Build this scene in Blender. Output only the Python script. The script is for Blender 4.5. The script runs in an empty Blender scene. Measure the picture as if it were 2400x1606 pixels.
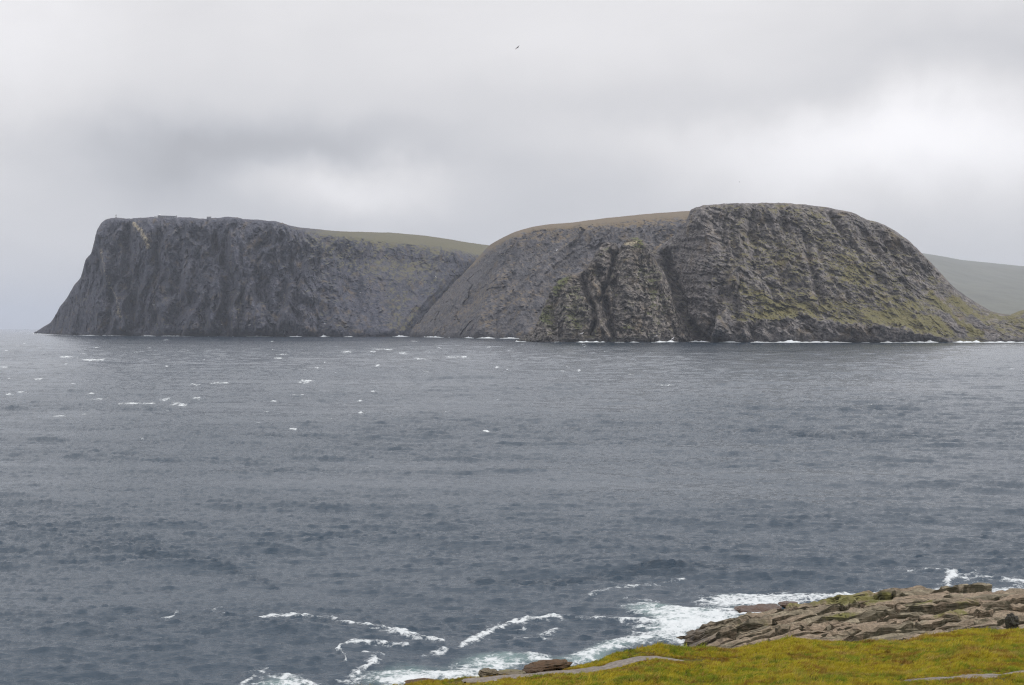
import bpy, math, random
import numpy as np

rng = np.random.default_rng(7)
random.seed(7)
C = bpy.context.scene.collection
SC = bpy.context.scene
H, F = 24.0, 3467.0                 # eye height above the sea, focal length in photo pixels

# ------------------------------------------------------------------ camera, sky, sun, exposure
cam = bpy.data.cameras.new('camera')
camo = bpy.data.objects.new('camera', cam); C.objects.link(camo)
camo.location = (0, 0, H); camo.rotation_euler = (math.radians(90), 0, 0)
cam.sensor_width = 36; cam.lens = 36 * F / 2400
cam.shift_y = -33 / 2400
cam.clip_start = 0.5; cam.clip_end = 300000
SC.camera = camo
SC.view_settings.view_transform = 'Standard'; SC.view_settings.look = 'None'
SC.view_settings.gamma = 1; SC.view_settings.exposure = 0.0; SC.view_settings.use_curve_mapping = False
SC.cycles.use_denoising = True; SC.cycles.denoising_prefilter = 'NONE'
SC.cycles.pixel_filter_type = 'BLACKMAN_HARRIS'; SC.cycles.filter_width = 1.2
SC.cycles.volume_bounces = 1
SC.cycles.max_bounces = 5; SC.cycles.diffuse_bounces = 2; SC.cycles.glossy_bounces = 2
SC.cycles.use_adaptive_sampling = False
SC.cycles.caustics_reflective = False; SC.cycles.caustics_refractive = False

SUN_EL, SUN_AZ = math.radians(40), math.radians(108)    # azimuth clockwise from +Y (the view)

class NT:
    """small helper for node trees"""
    def __init__(s, tree):
        s.t = tree; s.t.nodes.clear()
    def n(s, typ, **kw):
        nd = s.t.nodes.new(typ)
        for k, v in kw.items():
            if k.startswith('i_'):
                key = k[2:]
                key = int(key) if key.isdigit() else key.replace('_', ' ')
                s.put(nd.inputs[key], v)
            else: setattr(nd, k, v)
        return nd
    def put(s, inp, v):
        if isinstance(v, bpy.types.NodeSocket): s.t.links.new(v, inp)
        elif isinstance(v, bpy.types.Node): s.t.links.new(v.outputs[0], inp)
        else:
            if inp.type == 'RGBA' and len(v) == 3: v = (*v, 1)
            inp.default_value = v
    def math(s, op, a, b=0.0, c=None, clamp=False):
        m = s.n('ShaderNodeMath', operation=op, use_clamp=clamp)
        s.put(m.inputs[0], a); s.put(m.inputs[1], b)
        if c is not None: s.put(m.inputs[2], c)
        return m.outputs[0]
    def mix(s, fac, a, b, blend='MIX'):
        m = s.n('ShaderNodeMix', data_type='RGBA', blend_type=blend)
        s.put(m.inputs[0], fac); s.put(m.inputs[6], a); s.put(m.inputs[7], b)
        return m.outputs[2]
    def noise(s, vec, scale, detail=4, rough=0.55, dist=0.0):
        m = s.n('ShaderNodeTexNoise'); s.put(m.inputs['Vector'], vec)
        m.inputs['Scale'].default_value = scale; m.inputs['Detail'].default_value = detail
        m.inputs['Roughness'].default_value = rough; m.inputs['Distortion'].default_value = dist
        return m.outputs[0]
    def vmul(s, vec, v):
        m = s.n('ShaderNodeVectorMath', operation='MULTIPLY'); s.put(m.inputs[0], vec); m.inputs[1].default_value = v
        return m.outputs[0]
    def step(s, v, a, b):
        m = s.n('ShaderNodeMapRange', interpolation_type='SMOOTHSTEP')
        s.put(m.inputs[0], v); s.put(m.inputs[1], a); s.put(m.inputs[2], b)
        return m.outputs[0]
    def attr(s, name):
        return s.n('ShaderNodeAttribute', attribute_name=name).outputs['Fac']

def sky_dir(px, py):
    v = np.array([(px - 1200) / F, 1.0, -(py - 770) / F]); return tuple(v / np.linalg.norm(v))

W = bpy.data.worlds.new('World'); SC.world = W; W.use_nodes = True
t = NT(W.node_tree)
tc = t.n('ShaderNodeTexCoord').outputs['Generated']
sky = t.n('ShaderNodeTexSky', sky_type='NISHITA', sun_disc=False, sun_elevation=SUN_EL, sun_rotation=SUN_AZ)
sep = t.n('ShaderNodeSeparateXYZ', i_0=tc)
el = t.math('MAXIMUM', sep.outputs[2], 0.0)
# overcast: the cloud sheet is three times as bright overhead as at the horizon
lum = t.math('MULTIPLY_ADD', el, 0.95, 0.60)
flat = t.vmul(tc, (1, 1, 2.6))
n1 = t.noise(flat, 3.0, 3, 0.5, 0.6)
n2 = t.noise(flat, 9.0, 5, 0.55, 0.4)
cl = t.math('ADD', t.math('MULTIPLY', t.math('SUBTRACT', n1, 0.5), 0.34), t.math('MULTIPLY', t.math('SUBTRACT', n2, 0.5), 0.11))
cl = t.math('ADD', cl, 1.0)
# the individual thick and thin places in the cloud sheet: direction, half-widths, strength
warp = t.n('ShaderNodeTexNoise', i_Vector=tc, i_Scale=11.0, i_Detail=4.0)
wv = t.n('ShaderNodeVectorMath', operation='MULTIPLY_ADD')
t.put(wv.inputs[0], warp.outputs['Color']); wv.inputs[1].default_value = (0.07,) * 3
t.put(wv.inputs[2], tc)
for (px, py, rx, ry, amp) in [(800, 440, 215, 50, 0.42), (2090, 345, 420, 105, 0.50), (2260, 230, 200, 110, 0.14), (700, 345, 330, 50, -0.24),
                              (480, 430, 190, 75, -0.22), (30, 130, 170, 170, 0.22), (1700, 215, 560, 60, -0.15), (1400, 440, 300, 70, -0.08),
                              (30, 500, 200, 120, 0.03), (1150, 180, 500, 90, 0.04), (2350, 90, 240, 60, -0.14), (330, 330, 200, 60, -0.12)]:
    d = sky_dir(px + 120, py - 120)
    sb = t.n('ShaderNodeVectorMath', operation='SUBTRACT'); t.put(sb.inputs[0], wv.outputs[0])
    sb.inputs[1].default_value = (d[0], d[1] , d[2])
    sc_ = t.vmul(sb.outputs[0], (F / rx, 0.3, F / ry))
    ln = t.n('ShaderNodeVectorMath', operation='DOT_PRODUCT'); t.put(ln.inputs[0], sc_); t.put(ln.inputs[1], sc_)
    g = t.math('MULTIPLY', t.math('POWER', 2.718, t.math('MULTIPLY', ln.outputs['Value'], -0.7)), amp)
    cl = t.math('ADD', cl, g)
lum = t.math('MULTIPLY', lum, cl)
grey = t.mix(t.step(lum, 0.5, 0.85), (0.965, 0.975, 1.03), (1.0, 0.985, 1.0))
cloud = t.n('ShaderNodeVectorMath', operation='SCALE'); t.put(cloud.inputs[0], grey); t.put(cloud.inputs['Scale'], lum)
bg1 = t.n('ShaderNodeBackground', i_0=cloud.outputs[0], i_1=1.0)
bg2 = t.n('ShaderNodeBackground', i_0=sky, i_1=0.08)
mx = t.n('ShaderNodeMixShader', i_0=0.96); t.put(mx.inputs[1], bg2); t.put(mx.inputs[2], bg1)
out = t.n('ShaderNodeOutputWorld'); t.put(out.inputs[0], mx)

sun = bpy.data.lights.new('sun', 'SUN'); sun.energy = 1.5; sun.angle = math.radians(11); sun.color = (1, 0.97, 0.93)
suno = bpy.data.objects.new('sun', sun); C.objects.link(suno)
suno.rotation_euler = (math.radians(90) - SUN_EL, 0, -SUN_AZ + math.pi)
suno.location = (0, 0, 500)

# ------------------------------------------------------------------ numpy noise
_perm = rng.permutation(4096).astype(np.int64)
def _h(ix, iy, iz, seed):
    return _perm[(_perm[(_perm[(ix + seed * 37) & 4095] + iy) & 4095] + iz) & 4095]
_g3 = rng.normal(size=(4096, 3)); _g3 /= np.linalg.norm(_g3, axis=1)[:, None]
def pn(x, y, z=0.0, seed=0):
    x, y, z = np.broadcast_arrays(np.asarray(x, float), np.asarray(y, float), np.asarray(z, float))
    ix, iy, iz = np.floor(x).astype(np.int64), np.floor(y).astype(np.int64), np.floor(z).astype(np.int64)
    fx, fy, fz = x - ix, y - iy, z - iz
    u, v, w = [f * f * f * (f * (f * 6 - 15) + 10) for f in (fx, fy, fz)]
    r = 0
    for a in (0, 1):
        for b in (0, 1):
            for c in (0, 1):
                g = _g3[_h(ix + a, iy + b, iz + c, seed)]
                d = g[..., 0] * (fx - a) + g[..., 1] * (fy - b) + g[..., 2] * (fz - c)
                r = r + d * (u if a else 1 - u) * (v if b else 1 - v) * (w if c else 1 - w)
    return r * 1.6
def fbm(x, y, z=0.0, octv=4, seed=0, gain=0.5):
    r, a = 0, 1
    for i in range(octv):
        r = r + a * pn(x * 2 ** i, y * 2 ** i, np.asarray(z) * 2 ** i, seed + i * 3); a *= gain
    return r
def ridged(x, y, z=0.0, octv=3, seed=0):
    r, a = 0, 1
    for i in range(octv):
        r = r + a * (1 - 2.2 * np.abs(pn(x * 2 ** i, y * 2 ** i, np.asarray(z) * 2 ** i, seed + i * 5))); a *= 0.5
    return r / 1.6
def sstep(x, a, b):
    q = np.clip((x - a) / (b - a), 0, 1); return q * q * (3 - 2 * q)
def seg_dist(px, py, pts):
    d = np.full(px.shape, 1e9)
    for (ax, ay), (bx, by) in zip(pts[:-1], pts[1:]):
        vx, vy = bx - ax, by - ay; L = vx * vx + vy * vy + 1e-9
        q = np.clip(((px - ax) * vx + (py - ay) * vy) / L, 0, 1)
        d = np.minimum(d, np.hypot(px - ax - q * vx, py - ay - q * vy))
    return d
def world(px, py, Y): return ((px - 1200) / F * Y, Y, H - (py - 770) / F * Y)
def proj(X, Y, Z): return 1200 + F * X / Y, 770 + (H - Z) * F / Y

# ------------------------------------------------------------------ mesh helpers
def grid_faces(nr, nc, base=0):
    i = np.arange(nr - 1)[:, None] * nc + np.arange(nc - 1)[None, :] + base
    return np.stack([i, i + 1, i + nc + 1, i + nc], -1).reshape(-1, 4)
def mesh_obj(name, V, Fq, mat, parent=None, smooth=True, attrs=None):
    V = np.asarray(V, np.float32).reshape(-1, 3); Fq = np.asarray(Fq, np.int32); k = Fq.shape[1]
    me = bpy.data.meshes.new(name)
    me.vertices.add(len(V)); me.vertices.foreach_set('co', V.ravel())
    me.loops.add(Fq.size); me.loops.foreach_set('vertex_index', Fq.ravel())
    me.polygons.add(len(Fq)); me.polygons.foreach_set('loop_start', np.arange(0, Fq.size, k, dtype=np.int32))
    me.polygons.foreach_set('use_smooth', np.full(len(Fq), smooth))
    me.update(calc_edges=True)
    for an, av in (attrs or {}).items():
        at = me.attributes.new(an, 'FLOAT', 'POINT'); at.data.foreach_set('value', np.asarray(av, np.float32).ravel())
    if mat: me.materials.append(mat)
    o = bpy.data.objects.new(name, me); C.objects.link(o)
    if parent: o.parent = parent
    return o
def empty(name, loc=(0, 0, 0)):
    o = bpy.data.objects.new(name, None); C.objects.link(o); o.location = loc; o.empty_display_size = 0.5; return o
def tag(o, label=None, cat=None, group=None, kind=None):
    if label: o['label'] = label
    if cat: o['category'] = cat
    if group: o['group'] = group
    if kind: o['kind'] = kind
    return o
def new_mat(name):
    m = bpy.data.materials.new(name); m.use_nodes = True
    return m, NT(m.node_tree)
def simple_mat(name, col, rough=0.8, var=0.25, scale=3.0):
    m, t = new_mat(name)
    p = t.n('ShaderNodeNewGeometry').outputs['Position']
    n = t.noise(p, scale, 4)
    c = t.mix(n, tuple(v * (1 - var) for v in col), tuple(v * (1 + var) for v in col))
    b = t.n('ShaderNodeBsdfPrincipled', i_Base_Color=c, i_Roughness=rough)
    t.put(t.n('ShaderNodeOutputMaterial').inputs[0], b); return m

# ------------------------------------------------------------------ materials
def cliff_mat(name, dark, light, mossa, mossb, bump=1.0, brown=(0.185, 0.135, 0.07)):
    m, t = new_mat(name)
    geo = t.n('ShaderNodeNewGeometry'); p = geo.outputs['Position']
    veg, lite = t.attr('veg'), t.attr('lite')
    ps = t.vmul(p, (1, 1, 0.45))
    n1 = t.noise(ps, 0.018, 5, 0.6); n2 = t.noise(p, 0.11, 5, 0.7); n3 = t.noise(t.vmul(p, (1, 1, 2.2)), 0.045, 5, 0.65)
    c = t.mix(t.step(n2, 0.34, 0.68), dark, light)
    c = t.mix(t.math('MULTIPLY', t.step(n1, 0.45, 0.7), 0.55), c, tuple(0.62 * a for a in dark))
    warm = t.step(t.noise(p, 0.03, 4, 0.6), 0.52, 0.72)
    c = t.mix(t.math('MULTIPLY', warm, 0.5), c, brown)
    vf = t.math('ADD', veg, t.math('MULTIPLY', t.math('SUBTRACT', n3, 0.5), 2.4))
    nz = t.n('ShaderNodeSeparateXYZ', i_0=geo.outputs['Normal']).outputs[2]
    vf = t.math('ADD', vf, t.math('MULTIPLY', t.math('SUBTRACT', nz, 0.55), 1.1))
    vm = t.step(vf, 0.35, 0.75)
    moss = t.mix(t.noise(p, 0.06, 4, 0.6), mossa, mossb)
    c = t.mix(t.math('MULTIPLY', vm, 0.85), c, moss)
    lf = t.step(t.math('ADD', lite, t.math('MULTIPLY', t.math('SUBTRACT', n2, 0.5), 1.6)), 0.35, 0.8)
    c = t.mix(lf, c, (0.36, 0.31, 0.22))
    # scattered pale boulders
    vo = t.n('ShaderNodeTexVoronoi', i_Vector=p, i_Scale=0.16)
    sp = t.math('MULTIPLY', t.step(vo.outputs['Distance'], 0.2, 0.08), t.step(vo.outputs['Color'], 0.55, 0.75))
    c = t.mix(t.math('MULTIPLY', sp, 0.55), c, (0.33, 0.32, 0.31))
    z = t.n('ShaderNodeSeparateXYZ', i_0=p).outputs[2]
    wet = t.step(t.math('ADD', z, t.math('MULTIPLY', n2, 10)), 20.0, 4.0)
    c = t.mix(t.math('MULTIPLY', wet, 0.6), c, (0.035, 0.035, 0.04))
    bh = t.math('ADD', t.math('MULTIPLY', t.noise(p, 0.09, 6, 0.7), 7.0), t.math('MULTIPLY', t.noise(t.vmul(p, (0.5, 0.5, 2.0)), 0.12, 4, 0.65), 5.0))
    b = t.n('ShaderNodeBump', i_Strength=0.5 * bump, i_Distance=1.0); t.put(b.inputs['Height'], bh)
    s = t.n('ShaderNodeBsdfPrincipled', i_Base_Color=c, i_Roughness=0.85, i_Normal=b)
    s.inputs['Specular IOR Level'].default_value = 0.25
    t.put(t.n('ShaderNodeOutputMaterial').inputs[0], s); return m

M_far = cliff_mat('far_cliff_rock', (0.030, 0.037, 0.058), (0.108, 0.106, 0.126), (0.09, 0.092, 0.05), (0.15, 0.13, 0.07))
M_mid = cliff_mat('mid_cliff_rock', (0.056, 0.059, 0.072), (0.150, 0.140, 0.142), (0.12, 0.10, 0.06), (0.20, 0.145, 0.09))
M_near = cliff_mat('near_cliff_rock', (0.055, 0.053, 0.058), (0.25, 0.228, 0.215), (0.10, 0.10, 0.035), (0.175, 0.15, 0.06))
M_horn = cliff_mat('horn_rock', (0.038, 0.037, 0.040), (0.27, 0.24, 0.215), (0.075, 0.105, 0.03), (0.15, 0.145, 0.055))
M_hill = simple_mat('far_hill_grass', (0.08, 0.08, 0.052), 0.9, 0.6, 0.004)

# ------------------------------------------------------------------ headlands
def catmull(P, q, axis):
    """smooth curve through the control points along an axis, sampled at q"""
    P = np.moveaxis(P, axis, 0); n = len(P)
    i = np.clip(np.floor(q).astype(int), 0, n - 2); f = q - i
    p0, p1, p2, p3 = P[np.clip(i - 1, 0, n - 1)], P[i], P[i + 1], P[np.clip(i + 2, 0, n - 1)]
    f = f.reshape((-1,) + (1,) * (P.ndim - 1))
    m1, m2 = (p2 - p0) * 0.35, (p3 - p1) * 0.35
    r = (2 * f**3 - 3 * f**2 + 1) * p1 + (f**3 - 2 * f**2 + f) * m1 + (-2 * f**3 + 3 * f**2) * p2 + (f**3 - f**2) * m2
    return np.moveaxis(r, 0, axis)

def headland(name, cols, nu, nv, mat, disp, feats, veg, lite, label, concave=1.0, back=300, vegbase=0.0, gain=1.15, dirx=0.0, rim=0.1, topveg=lambda px: 0.9):
    """cols: (base px, base distance, (edge px, py, setback), (skyline px, py, setback))"""
    rows = []
    for (bpx, D, e, s) in cols:
        b = np.array([(bpx - 1200) / F * D, D, 0.0])
        E = np.array(world(e[0], e[1], D + e[2])); S = np.array(world(s[0], s[1], D + s[2]))
        r = [b + (0, -20, -10), b]
        for q in (0.22, 0.5, 0.78):
            m = b + (E - b) * q
            m[1] = b[1] + (E[1] - b[1]) * q ** concave
            m[0] *= m[1] / (b[1] + (E[1] - b[1]) * q)
            r.append(m)
        r += [E, S]
        k = np.array([S[0] * (S[1] + back) / S[1], S[1] + back, S[2] - 0.02 * back]); r.append(k)
        k2 = np.array([S[0] * (S[1] + back * 2) / S[1], S[1] + back * 2, min(S[2] - 0.35 * back, S[2] * 0.5)]); r.append(k2)
        r.append(np.array([k2[0], k2[1] + back * 0.6, -10.0]))
        rows.append(r)
    P = np.array(rows)                                  # col,row,3
    # columns sampled evenly by length along waterline + skyline
    L = np.linalg.norm(np.diff(P[:, 1], axis=0), axis=1) + np.linalg.norm(np.diff(P[:, 6], axis=0), axis=1)
    cum = np.concatenate([[0], np.cumsum(L)]); qs = np.interp(np.linspace(0, cum[-1], nu), cum, np.arange(len(cols)))
    wts = np.array([0.03, 0.24, 0.26, 0.26, 0.2, 0.14, 0.06, 0.05, 0.02])
    cw = np.concatenate([[0], np.cumsum(wts)]); qr = np.interp(np.linspace(0, cw[-1], nv), cw, np.arange(10))
    G = catmull(catmull(P, qs, 0), qr, 1)               # nu,nv,3
    X, Y, Z = G[..., 0], G[..., 1], G[..., 2]
    px, py = proj(X, np.maximum(Y, 10), Z)
    hf = np.clip(qr[None, :] - 1, 0, 4) / 4.0 + 0 * X   # 0 at the water, 1 at the rim
    face = sstep(qr[None, :] + 0 * X, 0.9, 1.35) * (1 - (1 - rim) * sstep(qr[None, :] + 0 * X, 4.5, 5.4)) * (1 - sstep(qr[None, :] + 0 * X, 6.0, 6.5))
    d = disp(X, Y, Z, px, py, hf)
    for pts, w, a in feats:
        q = seg_dist(px + 5 * pn(px / 22, py / 22, 3.3), py, pts); d = d + a * np.exp(-(q / w) ** 2)
    d = d * face * gain
    # outward direction: mix of level-out and surface normal
    Gx = np.gradient(G, axis=0); Gy = np.gradient(G, axis=1)
    N = np.cross(Gx, Gy); N /= np.linalg.norm(N, axis=2)[..., None] + 1e-9
    if N[..., 1].mean() > 0: N = -N
    out = N * 0.6 + np.array([0, -0.6, 0]); out[..., 2] *= 0.3; out[..., 0] = out[..., 0] * 0.2 + dirx
    G2 = G + out * d[..., None]
    rough = fbm(X / 11, Y / 11, Z / 11, 3, 71) * 2.6
    G2[..., 2] += rough * face + 0.5 * pn(X / 30, Y / 30, 0.5, 9)
    vg = np.full(px.shape, float(vegbase)); lt = np.zeros(px.shape)
    for pts, w, a in veg: vg = vg + a * np.exp(-(seg_dist(px, py, pts) / w) ** 2)
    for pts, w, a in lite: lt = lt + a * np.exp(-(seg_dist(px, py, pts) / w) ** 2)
    vg = vg + sstep(qr[None, :] + 0.5 * fbm(px / 25, py / 8, 0.3, 3, 75), 4.2, 5.4) * topveg(px)
    vg = vg - 0.35 * sstep(pn(px / 40, py / 14, 0.9, 76), 0.1, 0.5) * (vg > 0.4)
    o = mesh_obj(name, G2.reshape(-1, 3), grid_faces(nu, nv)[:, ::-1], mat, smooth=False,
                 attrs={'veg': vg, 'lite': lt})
    o['kind'] = 'structure'; o['label'] = label
    return o, G2

def crag(x, y, seed, jit=0.9, lean=0.0):
    """broken, angular relief: every cell of a jittered grid is its own tilted facet"""
    x = x + 0.25 * pn(x * 1.3, y * 1.3, 0.3, seed); y = y + lean * x
    ix, iy = np.floor(x).astype(np.int64), np.floor(y).astype(np.int64)
    best = np.full(x.shape, 1e9); val = np.zeros(x.shape)
    for a in (-1, 0, 1):
        for b in (-1, 0, 1):
            h = _h(ix + a, iy + b, seed, seed); g = _g3[h]; g2 = _g3[(h * 7 + 13) & 4095]
            dx, dy = x - (ix + a + 0.5 + 0.45 * jit * g2[..., 0]), y - (iy + b + 0.5 + 0.45 * jit * g2[..., 1])
            d = dx * dx + dy * dy; m = d < best
            best = np.where(m, d, best); val = np.where(m, 0.75 * g[..., 0] + 0.8 * (g[..., 1] * dx + g[..., 2] * dy), val)
    return val

def disp_left(X, Y, Z, px, py, hf):
    w = fbm(X / 160, Z / 160, Y / 500, 2, 5) * 0.6
    a = X + 0.15 * Z
    amp = 1 - 0.45 * sstep(px, 650, 1000)
    d = 46 * ridged(a / 170 + w, Z / 800, 0.3, 2, 11) * amp
    d += 34 * ridged(a / 62 + 1.5 * w, Z / 200, 1.3, 3, 21) * amp
    d += 7 * ridged((X - 0.5 * Z) / 26 + w, Z / 70, 2.3, 3, 31)
    d += 9 * crag(a / 42, Z / 95, 3) + 7 * crag((X + 0.3 * Z) / 17, Z / 34, 4) + 3.5 * crag((X - 0.4 * Z) / 8, Z / 13, 5)
    return d * (0.65 + 0.35 * sstep(px, 130, 300)) * (1 - 0.5 * sstep(px, 680, 900))
def disp_mid(X, Y, Z, px, py, hf):
    w = fbm(X / 150, Z / 150, 0.4, 2, 15) * 0.5
    a = X - 0.95 * Z
    d = 28 * ridged(a / 130 + w, (X + Z) / 700, 0.7, 2, 13)
    d += 15 * ridged(a / 48 + w, (X + Z) / 260, 1.7, 3, 23)
    d += 5 * ridged(X / 24 + w, Z / 90, 1.1, 3, 33) + 9 * crag(a / 34, (X + Z) / 90, 6) + 5 * crag(a / 13, (X + Z) / 30, 7) + 2.5 * crag(X / 7, Z / 9, 8)
    return d
def strata(tt, k, seed, X):
    q = tt / k + 0.6 * pn(X / 60, tt / 40, 0.2, seed); f = q - np.floor(q)
    on = sstep(pn(X / 45, np.floor(q) * 3.7, 0.9, seed + 1), -0.35, 0.35)
    return (np.where(f < 0.75, f / 0.75, (1 - f) / 0.25) - 0.5) * on
def disp_right(X, Y, Z, px, py, hf):
    w = fbm(X / 90, Z / 90, 0.4, 2, 17) * 0.5
    a = X + 0.42 * Z * sstep(px, 1700, 1900) - 0.25 * Z * (1 - sstep(px, 1600, 1750))
    d = 24 * ridged(a / 105 + w, Z / 420, 0.2, 2, 19) + 11 * ridged(a / 34 + 1.2 * w, Z / 130, 1.9, 3, 29)
    d += 2 * ridged((X + 0.3 * Z) / 14 + w, Z / 30, 1.2, 3, 39)
    d += 4.5 * crag((X + 0.3 * Z) / 34, (Z + 0.35 * X) / 20, 9) + 3.4 * crag((X + 0.3 * Z) / 13, (Z + 0.35 * X) / 8, 10) + 2.2 * crag(X / 6, (Z + 0.3 * X) / 4, 11)
    dip = Z + 0.32 * X + 6 * fbm(X / 40, Z / 40, 0, 2, 61)
    d -= 5.5 * strata(dip, 17, 81, X) + 2.6 * strata(dip, 6.3, 91, X)
    low = sstep(px * 0.35 + py, 1370, 1480) * (1 - sstep(py, 748, 762))       # grassed lower slope is smoother than the rock above
    return d * (1 - 0.45 * sstep(px, 2120, 2300)) * (1 - 0.5 * low)
def disp_horn(X, Y, Z, px, py, hf):
    w = fbm(X / 60, Z / 60, 0.4, 2, 37) * 0.4
    d = 12 * ridged(X / 48 + w, Z / 220, 0.2, 3, 57) + 4 * ridged(X / 14 + w, Z / 45, 1.2, 3, 59)
    dip = Z + 0.06 * X + 4 * fbm(X / 30, Z / 30, 0, 2, 63)
    d -= 3.5 * strata(dip, 11, 83, X) + 2.0 * strata(dip, 4.6, 93, X)
    return d + 5 * crag(X / 22, Z / 26, 12) + 3.2 * crag(X / 9, Z / 9, 13) + 1.6 * crag(X / 4, Z / 3.4, 14)
def disp_soft(X, Y, Z, px, py, hf):
    return 5 * ridged(X / 60, Z / 120, 0.2, 3, 57) + 4 * fbm(X / 40, Y / 40, Z / 40, 4, 51)

def C2(b, D, x, y, s, x2=None, y2=None, s2=None):
    if x2 is None: x2, y2, s2 = x, y - 3, s + (25 if b < 1640 and D < 2710 else 0.02 * D)
    return (b, D, (x, y + (0 if x2 != x or y2 != y - 3 else 2), s), (x2, y2, s2))
left_cols = [C2(80, 6300, 84, 783, 15), C2(96, 6000, 102, 770, 40), C2(112, 5700, 118, 760, 60), C2(126, 5450, 131, 741, 80),
    C2(138, 5320, 141, 723, 100), C2(152, 5220, 157, 702, 120), C2(165, 5130, 174, 673, 140), C2(178, 5060, 190, 653, 150),
    C2(190, 5000, 201, 614, 160), C2(201, 4960, 213, 599, 165), C2(212, 4930, 222, 568, 170), C2(224, 4900, 229, 544, 175),
    C2(237, 4870, 239, 528, 180), C2(252, 4840, 252, 519, 180), C2(275, 4800, 273, 517, 180), C2(302, 4740, 301, 519, 185),
    C2(340, 4640, 341, 517, 190), C2(377, 4560, 377, 515, 200), C2(430, 4480, 430, 516, 200), C2(478, 4430, 478, 518, 200),
    C2(519, 4390, 519, 516, 205), C2(532, 4380, 532, 514, 205), C2(555, 4360, 555, 516, 205), C2(582, 4330, 582, 521, 210), C2(614, 4300, 614, 523, 220),
    C2(645, 4270, 645, 527, 230, 645, 523, 300), C2(686, 4240, 688, 540, 250, 686, 534, 480), C2(740, 4210, 745, 549, 290, 742, 539, 700), C2(800, 4180, 805, 556, 350, 799, 543, 800),
    C2(850, 4180, 860, 562, 400, 853, 545, 900), C2(905, 4200, 920, 569, 450, 910, 546, 1000), C2(960, 4260, 985, 575, 500, 976, 551, 1100),
    C2(1010, 4350, 1050, 583, 520, 1044, 560, 1100), C2(1060, 4480, 1100, 595, 520, 1095, 569, 1100), C2(1120, 4620, 1150, 605, 520, 1148, 577, 1100),
    C2(1200, 4750, 1230, 620, 520, 1230, 592, 1100), C2(1290, 4800, 1300, 640, 520, 1300, 610, 1100)]
feat_L = [([(251, 560), (262, 640), (285, 700), (290, 785)], 12, 39), ([(300, 535), (305, 640), (312, 770)], 9, -45),
    ([(248, 790), (262, 725), (272, 660)], 9, -36), ([(325, 520), (350, 580), (352, 650)], 16, 27), ([(372, 735), (352, 785)], 7, -30),
    ([(386, 722), (392, 788)], 14, 33), ([(455, 700), (480, 770)], 9, -16), ([(545, 560), (560, 660), (548, 770)], 13, 30),
    ([(655, 560), (668, 690), (645, 780)], 10, -18), ([(680, 680), (665, 760)], 9, 30), ([(430, 560), (420, 660)], 13, -18), ([(500, 560), (520, 640)], 12, -16),
    ([(1180, 590), (1060, 680), (960, 780)], 18, -14), ([(800, 600), (830, 700), (870, 780)], 20, -12)]
veg_L = [([(150, 750), (200, 690)], 18, 0.35), ([(400, 730), (378, 780)], 12, 0.35), ([(500, 730), (490, 770)], 14, 0.3), ([(560, 700), (555, 760)], 14, 0.3),
    ([(860, 540), (1140, 585)], 14, 0.5), ([(760, 600), (1100, 660)], 70, 0.22), ([(700, 560), (1000, 620)], 50, 0.28), ([(930, 700), (920, 780)], 22, 0.38), ([(950, 770), (975, 730)], 10, 0.6), ([(750, 720), (800, 780)], 30, 0.15)]
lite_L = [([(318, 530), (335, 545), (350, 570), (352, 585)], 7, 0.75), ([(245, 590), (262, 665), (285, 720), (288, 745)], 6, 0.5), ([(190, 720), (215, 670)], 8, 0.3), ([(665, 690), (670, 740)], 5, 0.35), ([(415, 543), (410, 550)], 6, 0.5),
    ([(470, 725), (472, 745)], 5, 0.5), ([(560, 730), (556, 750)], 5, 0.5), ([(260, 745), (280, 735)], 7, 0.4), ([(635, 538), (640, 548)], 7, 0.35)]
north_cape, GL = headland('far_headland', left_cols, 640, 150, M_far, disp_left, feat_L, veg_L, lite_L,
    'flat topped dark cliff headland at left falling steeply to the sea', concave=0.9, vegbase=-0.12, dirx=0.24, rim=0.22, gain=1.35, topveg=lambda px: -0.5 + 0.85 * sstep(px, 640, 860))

mid_cols = [C2(955, 4280, 1080, 650, 260, 1120, 605, 430), C2(985, 4120, 1110, 622, 280, 1146, 577, 470), C2(1030, 3900, 1135, 600, 300, 1163, 566, 500),
    C2(1075, 3760, 1165, 575, 300, 1180, 557, 500), C2(1112, 3600, 1200, 557, 330, 1208, 544, 500), C2(1170, 3560, 1245, 541, 350, 1249, 533, 520),
    C2(1225, 3500, 1283, 536, 360, 1283, 527, 560), C2(1290, 3450, 1351, 531, 370, 1351, 521, 650), C2(1360, 3420, 1430, 523, 380, 1430, 511, 800),
    C2(1450, 3400, 1533, 513, 390, 1533, 501, 900), C2(1550, 3400, 1622, 507, 400, 1622, 495, 900), C2(1700, 3400, 1720, 502, 400, 1720, 489, 900), C2(1800, 3400, 1800, 510, 400, 1800, 500, 900)]
feat_M = [([(1170, 600), (1090, 690), (1010, 775)], 12, 16), ([(1200, 610), (1130, 690), (1050, 780)], 11, -16), ([(1260, 640), (1180, 700), (1100, 780)], 14, 12),
    ([(1160, 700), (1165, 780)], 10, -12), ([(1215, 690), (1225, 780)], 10, 10), ([(1340, 540), (1330, 620)], 12, -10), ([(1450, 525), (1430, 570)], 12, -10)]
veg_M = [([(1249, 532), (1351, 521), (1533, 500), (1620, 494)], 9, 0.6), ([(1180, 650), (1080, 740)], 18, 0.3), ([(1220, 700), (1150, 740)], 25, 0.2), ([(1520, 600), (1560, 580)], 20, 0.5)]
mid_head, GM = headland('middle_headland', mid_cols, 330, 150, M_mid, disp_mid, feat_M, veg_M, [],
    'rounded brown topped headland in the middle with diagonal rock ribs', concave=0.95, vegbase=0.02, gain=0.95, dirx=0.0, topveg=lambda px: 0.75)

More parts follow.
